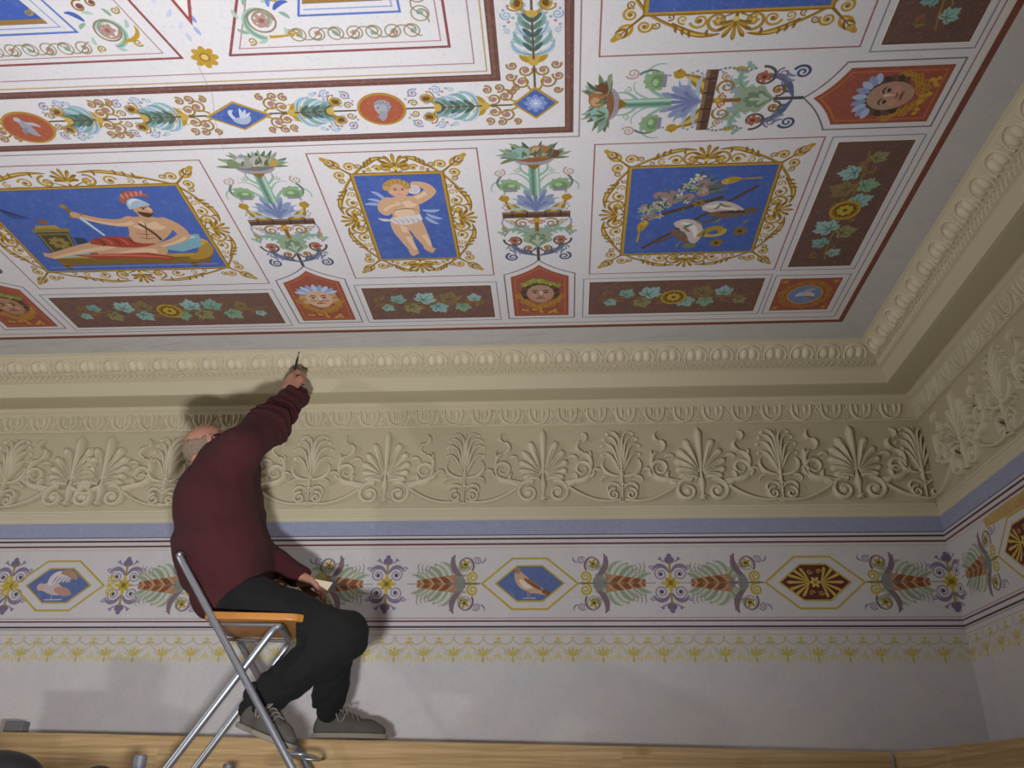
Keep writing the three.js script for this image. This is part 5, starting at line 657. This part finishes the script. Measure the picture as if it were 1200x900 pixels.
const person = thing('person', 'person in maroon sweater and black trousers sitting on the bar stool, painting the cornice', 'person', [-2.53, 0, 0.52]);
const O3 = person.position, Q = (px, py, z) => at(px, py, z).sub(O3);
{
  const S = seg3;
  // joints, from the photograph
  const J = {
    belly: Q(264, 646, 0.52), chest: Q(257, 592, 0.53), upper: Q(266, 550, 0.54), neck: Q(256, 537, 0.575),
    shR: Q(279, 529, 0.66), elR: Q(314, 499, 0.49), wrR: Q(343, 467, 0.335), shL: Q(280, 552, 0.40), elL: Q(285, 632, 0.36), wrL: Q(344, 674, 0.38),
    hipR: Q(268, 692, 0.585), hipL: Q(268, 692, 0.44), knR: Q(404, 746, 0.6), anR: Q(302, 824, 0.575), knL: Q(396, 742, 0.4), anL: Q(384, 826, 0.33),
  };
  const zo = (v, dz, dx = 0) => v.clone().add(V3(dx, 0, dz));
  // ---- sweater
  const tor = []; for (const s of [-0.055, 0.055]) tor.push(S(zo(J.belly, s), zo(J.chest, s), 0.142, 0.132), S(zo(J.chest, s), zo(J.upper, s * 0.9), 0.132, 0.092), S(zo(J.hipR, (s < 0 ? -0.16 : -0.02), -0.012), zo(J.belly, s), 0.127, 0.142));
  const armR = [S(J.shR, J.elR, 0.082, 0.07), S(J.elR, J.wrR, 0.068, 0.05), S(zo(J.upper, 0.05), J.shR, 0.085, 0.08)], armL = [S(J.shL, J.elL, 0.075, 0.058), S(J.elL, J.wrL.clone().add(V3(0.022, -0.006, 0)), 0.056, 0.043), S(zo(J.upper, -0.06), J.shL, 0.09, 0.076)];
  const collar = [S(J.upper, J.neck, 0.085, 0.062)];
  const hemA = Q(238, 727, 0.64), hemB = Q(329, 664, 0.6), hd = hemB.clone().sub(hemA).normalize(), hn = V3(hd.y, -hd.x, 0).normalize();
  const fT = chain(tor, 0.06), fA = chain(armR, 0.04), fL = chain(armL, 0.03), fC = chain(collar, 0.03);
  const armDir = J.wrR.clone().sub(J.shR).normalize(), along = (x, y, z) => (x - J.shR.x) * armDir.x + (y - J.shR.y) * armDir.y + (z - J.shR.z) * armDir.z;
  const sweater = (x, y, z) => {
    let t = fT(x, y, z) + N3(x, y * 0.45, z, 7) * 0.015 + Math.abs(Math.sin((x * 1.2 + y * 0.8) * 17 + N3(x, y, z, 4) * 5)) * 0.006 + Math.sin((x * 0.4 - y) * 40 + N3(x, y, z, 6) * 6) * 0.0025, a = fA(x, y, z);
    if (a < 0.06) { const l = along(x, y, z); const q = Math.sin(l * 34 + N3(x, y, z, 6) * 6 + (y - J.elR.y) * 26); a += (Math.abs(q) * 0.013 - 0.009 - Math.abs(N3(x, y, z, 9)) * 0.02) * Math.min(1, Math.max(0, (l - 0.12) * 9)) + N3(x, y, z, 8) * 0.01; }
    let d = smin(t, a, 0.05); d = smin(d, fL(x, y, z) + N3(x, y, z, 14) * 0.008, 0.03); d = smin(d, fC(x, y, z), 0.03);
    const h = (x - hemA.x) * hn.x + (y - hemA.y) * hn.y; d = Math.max(d, h - 0.004 + N3(x, 0, z, 12) * 0.006);
    return Math.max(d, SEAT + 0.012 - y);
  };
  const knit = dataTex(128, (u, v) => { const k = 128 + 60 * Math.sin(u * TAU * 16) + 40 * Math.sin(v * TAU * 16 + Math.sin(u * TAU * 16)); return [k, k, k]; }); knit.repeat.set(14, 14);
  const wool = mat('#431519', { roughness: 0.95, bumpMap: knit, bumpScale: 0.0012 });
  part('sweater', meshField(sweater, [-0.47, 0.58, -0.3], [0.22, 1.72, 0.34], 0.0085), wool, person, 'maroon knitted sweater with one sleeve reaching up');
  // ---- trousers
  const thigh = chain([S(J.hipR, J.knR, 0.092, 0.073), S(J.hipL, J.knL, 0.092, 0.07), S(J.hipR, J.hipL, 0.09, 0.09), S(zo(J.hipR, -0.02), zo(J.belly, 0.02), 0.085, 0.08)], 0.04), shinR = S(J.knR, J.anR, 0.072, 0.062), shinL = S(J.knL, J.anL, 0.068, 0.058);
  const cutR = J.anR.clone().sub(J.knR).normalize(), cutL = J.anL.clone().sub(J.knL).normalize(), endR = J.anR.clone().addScaledVector(cutR, 0.022), endL = J.anL.clone().addScaledVector(cutL, 0.008);
  const trousers = (x, y, z) => {
    const w = N3(x, y, z, 11) * 0.008 + Math.abs(Math.sin(N3(x, y, z, 6) * 9 + (x - y) * 22)) * 0.006 - 0.003, ex = (e, c) => (x - e.x) * c.x + (y - e.y) * c.y + (z - e.z) * c.z;
    const kr = (x - J.knR.x) * cutR.x + (y - J.knR.y) * cutR.y, kl = (x - J.knL.x) * cutL.x + (y - J.knL.y) * cutL.y; let r = dSeg(shinR, x, y, z) + w + (kr > 0.2 ? Math.sin(kr * 110 + N3(x, y, z, 12) * 3) * 0.004 : 0), l = dSeg(shinL, x, y, z) + w + (kl > 0.2 ? Math.sin(kl * 120) * 0.004 : 0); r = Math.max(r, ex(endR, cutR)); l = Math.max(l, ex(endL, cutL));
    let t = thigh(x, y, z) + w; if (x < 0.14) t = Math.max(t, SEAT + 0.001 - y);
    const d = smin(t, Math.min(r, l), 0.03), h = (x - hemA.x) * hn.x + (y - hemA.y) * hn.y; return Math.max(d, -h - 0.012, x < 0.1 && y < SEAT && kr < 0.1 ? 0.01 : -1);
  };
  const denim = mat('#090a0b', { roughness: 0.93, bumpMap: knit, bumpScale: 0.0006 });
  part('trousers', meshField(trousers, [-0.36, 0.2, -0.34], [0.46, 0.95, 0.3], 0.0085), denim, person, 'black trousers');
  // ---- body (skin): head, neck, hands and the limbs inside the clothes, one mesh
  const bones = [S(J.belly, J.chest, 0.1, 0.095), S(J.chest, J.upper, 0.095, 0.07), S(J.hipR, J.hipL, 0.05, 0.05), S(J.hipR, J.belly, 0.06, 0.09), S(J.hipR, J.knR, 0.05, 0.05), S(J.knR, J.anR, 0.045, 0.034), S(J.hipL, J.knL, 0.05, 0.05), S(J.knL, J.anL, 0.048, 0.034), S(J.shR, J.elR, 0.045, 0.038), S(J.elR, J.wrR, 0.038, 0.028), S(J.shL, J.elL, 0.045, 0.038), S(J.elL, J.wrL, 0.036, 0.027), S(J.upper, J.shR, 0.06, 0.045), S(J.upper, J.shL, 0.06, 0.045), S(J.upper, J.neck, 0.06, 0.056)];
  const thighB = chain(bones.filter((_, i) => [2, 3, 4, 6].includes(i)), 0.03), restB = chain(bones.filter((_, i) => ![2, 3, 4, 6].includes(i)), 0.04);
  const inner = meshField((x, y, z) => Math.min(restB(x, y, z), x < 0.17 ? Math.max(thighB(x, y, z), SEAT + 0.006 - y) : thighB(x, y, z)), [-0.4, 0.2, -0.3], [0.42, 1.66, 0.3], 0.014);
  // head
  const hc = Q(246, 524, 0.6), HS = 0.86, F = V3(0.66, 0.56, -0.5).normalize(), Rt = F.clone().cross(V3(-0.5, 0.8, 0.2)).normalize(), U = Rt.clone().cross(F).normalize();
  const loc = (x, y, z) => { const p = V3(x, y, z).sub(hc); return [p.dot(Rt) / HS, p.dot(U) / HS, p.dot(F) / HS]; }, glob = (r, u, f) => hc.clone().addScaledVector(Rt, r * HS).addScaledVector(U, u * HS).addScaledVector(F, f * HS);
  const ell = (p, c, r) => (Math.hypot((p[0] - c[0]) / r[0], (p[1] - c[1]) / r[1], (p[2] - c[2]) / r[2]) - 1) * Math.min(...r);
  const skull = (p) => smin(ell(p, [0, 0.022, -0.012], [0.074, 0.08, 0.09]), ell(p, [0, -0.035, 0.022], [0.058, 0.075, 0.064]), 0.03);
  const neckS = S(glob(0, -0.06, -0.035), J.neck, 0.055, 0.058), nose = S(V3(0, 0.004, 0.082), V3(0, -0.032, 0.102), 0.008, 0.014), chin = S(V3(-0.016, -0.096, 0.06), V3(0.016, -0.096, 0.06), 0.022, 0.022), brow = S(V3(-0.04, 0.02, 0.072), V3(0.04, 0.02, 0.072), 0.011, 0.011), lipT = S(V3(-0.02, -0.062, 0.08), V3(0.02, -0.062, 0.08), 0.006, 0.006), lipB = S(V3(-0.016, -0.072, 0.079), V3(0.016, -0.072, 0.079), 0.006, 0.006);
  const headF = (x, y, z) => {
    const p = loc(x, y, z); let d = skull(p); d = smin(d, dSeg(neckS, x, y, z), 0.03); d = smin(d, dSeg(nose, ...p), 0.014); d = smin(d, dSeg(chin, ...p), 0.025); d = smin(d, dSeg(brow, ...p), 0.016); d = smin(d, dSeg(lipT, ...p), 0.006); d = smin(d, dSeg(lipB, ...p), 0.006);
    for (const s of [-1, 1]) { d = Math.max(d, -ell(p, [s * 0.03, 0.001, 0.09], [0.014, 0.009, 0.014])); d = smin(d, ell(p, [s * 0.03, 0.001, 0.074], [0.012, 0.012, 0.012]), 0.004); const e = Math.max(ell(p, [s * 0.078, -0.008, -0.008], [0.011, 0.034, 0.021]), -ell(p, [s * 0.088, -0.004, -0.004], [0.007, 0.02, 0.011])); d = smin(d, e, 0.008); }
    return d;
  };
  const hb = 0.17, head = meshField(headF, [hc.x - hb, hc.y - hb, hc.z - hb], [hc.x + hb, hc.y + hb, hc.z + hb], 0.0042);
  // hands: palm, four fingers in three bones, thumb
  function hand(W0, a, n, curl, thumbCurl, side, size = 1) {               // built at full size round the wrist, then scaled
    const W = V3(0, 0, 0);
    a = a.clone().normalize(); const l = a.clone().cross(n).normalize(); n = l.clone().cross(a).normalize();
    const at3 = (u, v, w) => W.clone().addScaledVector(a, u).addScaledVector(l, v).addScaledVector(n, w), list = [S(at3(-0.05, 0, 0), at3(0.02, 0, 0), 0.027, 0.03)], fing = [];
    for (let i = 0; i < 4; i++) list.push(S(at3(0.012, (i - 1.5) * 0.014, 0), at3(0.07, (i - 1.5) * 0.019, 0.002), 0.017, 0.0125));
    const len = [[0.034, 0.022, 0.017], [0.042, 0.027, 0.019], [0.038, 0.025, 0.018], [0.03, 0.019, 0.016]];
    for (let i = 0; i < 4; i++) { let p = at3(0.074, (i - 1.5) * 0.0205 * side, 0.002), g = curl[0] + i * 0.05; const ch = []; for (let k = 0; k < 3; k++) { const d = a.clone().multiplyScalar(Math.cos(g)).addScaledVector(n, Math.sin(g)), e = p.clone().addScaledVector(d, len[i][k]); ch.push(S(p, e, 0.0102 - k * 0.0008, 0.0096 - k * 0.0008)); p = e; g += curl[k + 1] ?? 0; } fing.push(chain(ch, 0.006)); }
    const t0 = at3(0.02, -0.024 * side, 0.008), t1 = at3(0.05, -0.042 * side, 0.024), t2 = t1.clone().addScaledVector(a, 0.03).addScaledVector(n, 0.012 + thumbCurl).addScaledVector(l, 0.006 * side), t3 = t2.clone().addScaledVector(a, 0.024).addScaledVector(l, 0.012 * side).addScaledVector(n, thumbCurl);
    const palmF = chain(list, 0.02), th = chain([S(t0, t1, 0.017, 0.013), S(t1, t2, 0.012, 0.0105), S(t2, t3, 0.0105, 0.0088)], 0.01);
    const f = (x, y, z) => { let d = smin(palmF(x, y, z), th(x, y, z), 0.01); for (const q of fing) d = smin(d, q(x, y, z), 0.0045); return d; };
    const c0 = at3(0.05, 0, 0.01), b = 0.115; return meshField(f, [c0.x - b, c0.y - b, c0.z - b], [c0.x + b, c0.y + b, c0.z + b], 0.0035).scale(size, size, size).translate(W0.x, W0.y, W0.z);
  }
  const hR = hand(Q(340, 464, 0.345), Q(335, 430, 0.305).sub(Q(340, 464, 0.345)), V3(0.75, -0.1, -0.6), [0.75, 1.35, 1.1], 0.004, 1, 1.15);
  const hL = hand(J.wrL.clone(), V3(0.9, -0.28, -0.05), V3(-0.25, -0.95, 0.1), [0.3, 0.35, 0.3], 0.0, -1);
  const skin = mat('#b48069', { roughness: 0.65 });
  part('body', mergeGeometries([inner, head, hR, hL]), skin, person, 'balding head tilted back and bare hands');
  // hair: short grey fringe round the back and sides
  const hair = (x, y, z) => { const p = loc(x, y, z), d = ell(p, [0, 0.018, -0.018], [0.0765, 0.081, 0.0925]) + N3(x, y, z, 90) * 0.005 + N3(x, y, z, 190) * 0.003; return Math.max(d, -(skull(p) + 0.004), p[1] - 0.02 + p[2] * 0.25 - N3(x, y, z, 40) * 0.022 - N3(x, y, z, 120) * 0.012, p[2] - 0.018 + (Math.abs(p[0]) < 0.05 ? 0.06 : 0), -p[1] - 0.085); };
  part('hair', meshField(hair, [hc.x - 0.13, hc.y - 0.13, hc.z - 0.13], [hc.x + 0.13, hc.y + 0.13, hc.z + 0.13], 0.004), mat('#84715f', { roughness: 0.95 }), person, 'short grey hair fringe');
  // glasses
  const gl = []; for (const s of [-1, 1]) { gl.push(new THREE.TubeGeometry(new THREE.CatmullRomCurve3([glob(s * 0.073, 0.008, 0.088), glob(s * 0.078, 0.01, 0.04), glob(s * 0.082, 0.012, 0.0), glob(s * 0.083, -0.004, -0.018)]), 16, 0.0028, 6)); const ringP = Array.from({ length: 14 }, (_, i) => glob(s * 0.034 + Math.cos(i / 14 * TAU) * 0.026, 0.002 + Math.sin(i / 14 * TAU) * 0.018, 0.104 - Math.abs(Math.cos(i / 14 * TAU)) * 0.0)); gl.push(new THREE.TubeGeometry(new THREE.CatmullRomCurve3(ringP, true), 28, 0.0022, 6)); } gl.push(new THREE.TubeGeometry(new THREE.CatmullRomCurve3([glob(-0.01, 0.006, 0.106), glob(0, 0.009, 0.11), glob(0.01, 0.006, 0.106)]), 6, 0.0022, 6));
  part('glasses', mergeGeometries(gl), mat('#0d0d10', { roughness: 0.35 }), person, 'dark thin spectacles');
  // socks and shoes
  const sock = mat('#0b0b0d', { roughness: 0.95 }), suede = mat('#504b45', { roughness: 0.9 }), rubber = mat('#857c70', { roughness: 0.8 }), laceM = mat('#7f776c', { roughness: 0.9 });
  function shoe(heel, toe, upHint, ankle) {             // heel and toe: ends of the sole's underside
    const d = toe.clone().sub(heel), L = d.length(), X = d.normalize(), Zs = X.clone().cross(upHint).normalize(), Y = Zs.clone().cross(X).normalize(), M = new THREE.Matrix4().makeBasis(X, Y, Zs).setPosition(heel), inv = M.clone().invert(), ak = ankle.clone().applyMatrix4(inv);
    const foot = [S(V3(0.036, 0.03, 0), V3(L * 0.45, 0.034, 0), 0.034, 0.037), S(V3(L * 0.45, 0.034, 0), V3(L * 0.76, 0.026, 0.0), 0.038, 0.034), S(V3(L * 0.76, 0.026, 0), V3(L - 0.026, 0.022, 0), 0.034, 0.025), S(V3(0.042, 0.04, 0), V3(0.05, 0.085, 0), 0.034, 0.035), S(V3(0.08, 0.06, 0), V3(L * 0.52, 0.044, 0), 0.035, 0.028)];
    const fF = chain(foot, 0.016), upper = (x, y, z) => { let q = fF(x, y, z) + N3(x, y, z, 22) * 0.003; q = Math.max(q, 0.016 - y, y - 0.096 + Math.max(0, x - 0.07) * 0.1); return Math.max(q, -(Math.hypot((x - ak.x * 0 - 0.058) / 1.25, z) - 0.031 + Math.max(0, 0.082 - y) * 4)); };
    const sh = part('shoe', meshField(upper, [-0.03, 0, -0.08], [L + 0.03, 0.13, 0.08], 0.0045).applyMatrix4(M), suede, person, 'grey-brown suede shoe');
    const solePts = []; for (let i = 0; i <= 40; i++) { const a = i / 40 * TAU, t = (1 - Math.cos(a)) / 2, w = 0.037 + 0.009 * Math.sin(t * Math.PI * 0.9 + 0.3) * (t > 0.4 ? 1 : 0.2); solePts.push(new THREE.Vector2(0.001 + t * L, Math.sign(Math.sin(a)) * w * Math.pow(Math.abs(Math.sin(a)), 0.55))); }
    part('sole', new THREE.ExtrudeGeometry(new THREE.Shape(solePts), { depth: 0.01, bevelEnabled: true, bevelSize: 0.003, bevelThickness: 0.003, bevelSegments: 2 }).rotateX(-Math.PI / 2).translate(0, 0.003, 0).applyMatrix4(M), rubber, sh);
    const lg = []; for (let i = 0; i < 4; i++) { const x = L * (0.38 + i * 0.07), h = 0.0915 - i * 0.0075; lg.push(new THREE.TubeGeometry(new THREE.CatmullRomCurve3([V3(x, h - 0.014, -0.03), V3(x + 0.008, h + 0.002, -0.01), V3(x, h + 0.003, 0.01), V3(x + 0.008, h - 0.014, 0.031)]), 10, 0.003, 5)); } for (const s of [-1, 1]) lg.push(new THREE.TubeGeometry(new THREE.CatmullRomCurve3([V3(L * 0.38, 0.094, 0.006), V3(L * 0.38 + s * 0.024, 0.1, 0.026), V3(L * 0.38 + s * 0.016, 0.074, 0.042), V3(L * 0.38 + s * 0.004, 0.05, 0.045)]), 10, 0.003, 5));
    part('laces', mergeGeometries(lg).applyMatrix4(M), laceM, sh);
    const top = V3(0.058, 0.07, 0).applyMatrix4(M); part('sock', meshField(chain([S(top, ankle, 0.037, 0.036)], 0.01), [Math.min(top.x, ankle.x) - 0.06, Math.min(top.y, ankle.y) - 0.06, Math.min(top.z, ankle.z) - 0.06], [Math.max(top.x, ankle.x) + 0.06, Math.max(top.y, ankle.y) + 0.06, Math.max(top.z, ankle.z) + 0.06], 0.007), sock, person, 'black sock');
  }
  shoe(Q(279, 852, 0.585), Q(342, 879, 0.65), V3(0.2, 1, 0.0), J.anR.clone().addScaledVector(cutR, 0.03));
  const hl = Q(364, 872, 0.3), tl = Q(452, 873, 0.26); hl.y = tl.y = lerp(bA.y, bB.y, 0.52) + 0.001; shoe(hl, tl, V3(0, 1, 0), J.anL.clone().addScaledVector(cutL, 0.02));
  // ---- what the hands hold
  const grip = Q(341, 452, 0.31), tip = Q(350.5, 412, 0.272), bd = tip.clone().sub(grip).normalize(), br = thing('paintbrush', 'thin dark paintbrush held up against the cornice', 'paintbrush', tip.clone().add(O3).toArray()); br.quaternion.setFromUnitVectors(V3(0, 1, 0), bd);
  part('handle', new THREE.LatheGeometry([[0.0005, -0.19], [0.0025, -0.185], [0.0045, -0.1], [0.0048, -0.06], [0.0032, -0.034], [0.003, -0.03]].map(([x, y]) => new THREE.Vector2(x, y)), 12), mat('#231c1a', { roughness: 0.4 }), br); part('ferrule', new THREE.CylinderGeometry(0.0027, 0.0032, 0.018, 12).translate(0, -0.022, 0), steel, br, 'metal ferrule'); part('bristles', new THREE.LatheGeometry([[0.0026, -0.014], [0.0032, -0.009], [0.0018, -0.003], [0.0002, 0]].map(([x, y]) => new THREE.Vector2(x, y)), 10), mat('#3a2a20', { roughness: 0.9 }), br);
  const card = thing('sample_card', 'small pale wedge-shaped card in the hand on the thigh', 'card', Q(376, 683, 0.4).add(O3).toArray()); card.rotation.set(0.25, 0.1, -0.2);
  part('sheet', slab([[-0.042, 0.008], [0.042, 0.01], [0.03, -0.022], [-0.02, -0.002]], 0.003).rotateX(0), mat('#d8c7ae', { roughness: 0.9 }), card);
}

// ---------------------------------------------------------------- odds and ends at the lower edge
{
  const gb = at(15, 856, 0.18); const g = thing('spacer_block', 'small grey block lying on the long pine board by the wall', 'block', [gb.x, bA.y + (bB.y - bA.y) * 0.25, 0.16]); part('block', new RoundedBoxGeometry(0.07, 0.045, 0.05, 3, 0.005).translate(0, 0.022, 0), mat('#77777b', { roughness: 0.85 }), g);
  const steelDark = mat('#6f6f75', { roughness: 0.55, metalness: 0.3 });
  const stub = (px, py, z, r, label) => { const p = at(px, py, z), t = thing('scaffold_post', label, 'post', [p.x, 0, p.z]); part('tube', new THREE.LatheGeometry([[r, 0], [r, p.y - 0.004], [r - 0.003, p.y], [r * 0.6, p.y], [r * 0.6, p.y - 0.03], [0.0001, p.y - 0.03]].map(([x, y]) => new THREE.Vector2(x, y)), 24), steelDark, t); part('collar', new THREE.CylinderGeometry(r + 0.006, r + 0.006, 0.02, 20).translate(0, 0.012, 0), mat('#48484e', { roughness: 0.6, metalness: 0.4 }), t); };
  stub(268, 895, 0.62, 0.016, 'short grey scaffold post stub between the stool legs');
  const bp = at(6, 879, 1.3), H = bp.y, b = thing('bucket', 'black rubber bucket with a domed lid at the picture edge', 'bucket', [bp.x, 0, bp.z]);
  const bowl = (r, y0, y1, n = 14) => Array.from({ length: n + 1 }, (_, i) => { const a = i / n * Math.PI / 2; return new THREE.Vector2(Math.max(0.0001, r * Math.cos(a)), y0 + (y1 - y0) * Math.sin(a)); });
  part('pail', new THREE.LatheGeometry([[0.0001, 0.001], [0.075, 0.001], [0.09, H * 0.5], [0.094, H * 0.6]].map(([x, y]) => new THREE.Vector2(x, y)), 48), blackPlastic, b); part('lid', new THREE.LatheGeometry([new THREE.Vector2(0.098, H * 0.56), new THREE.Vector2(0.1, H * 0.6), ...bowl(0.098, H * 0.62, H)], 48), mat('#101013', { roughness: 0.55 }), b);
  stub(165, 884.5, 0.86, 0.0185, 'short grey scaffold post stub left of the stool, its top just in view');
  const c0 = at(118, 897, 1.3), tc = thing('tool_case', 'low black tool case with a domed clasp, lying before the stool', 'case', [c0.x + 0.03, 0, 1.3]);
  part('case_body', new RoundedBoxGeometry(0.2, c0.y - 0.022, 0.12, 6, 0.012).translate(0, (c0.y - 0.022) / 2, 0), blackPlastic, tc); part('clasp', new THREE.SphereGeometry(1, 24, 12).scale(0.036, 0.026, 0.036).translate(-0.03, c0.y - 0.026, 0), blackPlastic, tc, 'black domed clasp');
  // unseen crate and pot, added left of the picture to throw the dado shadow
  const cr = thing('shadow_crate', 'unseen pine crate added left of the picture to cast a shadow on the end wall', 'crate', [-3.8, 0, 0.47]), cw = 0.13, cd = 0.11, ch = 0.53;
  for (let i = 0; i < 5; i++) { const y0 = i * ch / 5 + 0.003, y1 = (i + 1) * ch / 5 - 0.003; for (const s of [-1, 1]) { part('crate_board', remapUV(boxGeo(-cw, cw, y0, y1, s * cd - 0.008, s * cd + 0.008), (x, y) => [x, y * 4 + i]), pine[i % 2], cr); part('crate_board', remapUV(boxGeo(s * cw - 0.008, s * cw + 0.008, y0, y1, -cd + 0.008, cd - 0.008), (x, y, z) => [z, y * 4 + i]), pine[(i + 1) % 2], cr); } }
  part('crate_lid', remapUV(boxGeo(-cw - 0.01, cw + 0.01, ch - 0.004, ch + 0.014, -cd - 0.01, cd + 0.01), (x, y, z) => [x, z * 4]), pine[0], cr);
  const pp = thing('shadow_pot', 'unseen white pot added on the crate lid to shape its shadow', 'pot', [-3.76, ch + 0.014, 0.47]); part('pot', new THREE.LatheGeometry([[0.0001, 0.001], [0.06, 0.001], [0.07, 0.12], [0.074, 0.12], [0.074, 0.126], [0.066, 0.126], [0.056, 0.006], [0.0001, 0.006]].map(([x, y]) => new THREE.Vector2(x, y)), 32), mat('#c9c8c6', { roughness: 0.5 }), pp); part('bail_handle', new THREE.TorusGeometry(0.072, 0.003, 6, 24, Math.PI).rotateX(Math.PI / 2).translate(0, 0.118, 0), steelDark, pp);
}
// ---------------------------------------------------------------- lamps
function workLamp(cfg, label, tall) {
  const p = V3(...cfg.pos), aim = V3(...cfg.aim), g = thing('work_lamp', label, 'lamp', [p.x, 0, p.z]);
  const headG = new THREE.Group(); headG.name = 'lamp_head'; headG.position.set(0, p.y, 0); headG.up.set(0, 1, 0); g.add(headG); headG.lookAt(aim.clone());
  const [w, h] = cfg.size, m = mat('#2a2a2c', { roughness: 0.6 });
  part('housing', mergeGeometries([boxGeo(-w / 2 - 0.012, w / 2 + 0.012, -h / 2 - 0.012, h / 2 + 0.012, -0.026, -0.012), boxGeo(-w / 2 - 0.012, -w / 2 - 0.002, -h / 2 - 0.012, h / 2 + 0.012, -0.012, 0.006), boxGeo(w / 2 + 0.002, w / 2 + 0.012, -h / 2 - 0.012, h / 2 + 0.012, -0.012, 0.006)]), m, headG);
  part('lamp_glass', boxGeo(-w / 2, w / 2, -h / 2, h / 2, -0.01, -0.004), new THREE.MeshStandardMaterial({ color: 0x222222, emissive: cfg.color, emissiveIntensity: 6, roughness: 0.3 }), headG, 'glowing halogen glass');
  const light = new THREE.RectAreaLight(cfg.color, cfg.power / (w * h * Math.PI), w, h); light.name = 'halogen_light'; light.position.set(0, 0, 0.012); light.rotation.y = Math.PI; headG.add(light);
  if (tall) { part('pole', new THREE.CylinderGeometry(0.012, 0.012, p.y - 0.25, 12).translate(0, (p.y - 0.05 + 0.2) / 2, 0), steel, g); for (let i = 0; i < 3; i++) { const a = i / 3 * TAU; part('leg', new THREE.TubeGeometry(new THREE.LineCurve3(V3(0, 0.42, 0), V3(Math.cos(a) * 0.3, 0.008, Math.sin(a) * 0.3)), 2, 0.008, 8), steel, g); } }
  else part('stand', mergeGeometries([boxGeo(-0.1, -0.085, 0, p.y - 0.02, -0.01, 0.01), boxGeo(0.085, 0.1, 0, p.y - 0.02, -0.01, 0.01), boxGeo(-0.1, 0.1, 0, 0.012, -0.07, -0.05), boxGeo(-0.1, 0.1, 0, 0.012, 0.05, 0.07), boxGeo(-0.1, -0.085, 0, 0.012, -0.07, 0.07), boxGeo(0.085, 0.1, 0, 0.012, -0.07, 0.07)]), m, g);
}
workLamp(LAMPS.key, 'halogen work lamp lying low on the deck and pointing up', false);
workLamp(LAMPS.side, 'halogen work lamp on a tall tripod by the plain side', true);

scene.traverse((o) => { if (o.isMesh) { o.castShadow = true; o.receiveShadow = true; } });
renderer.render(scene, camera);
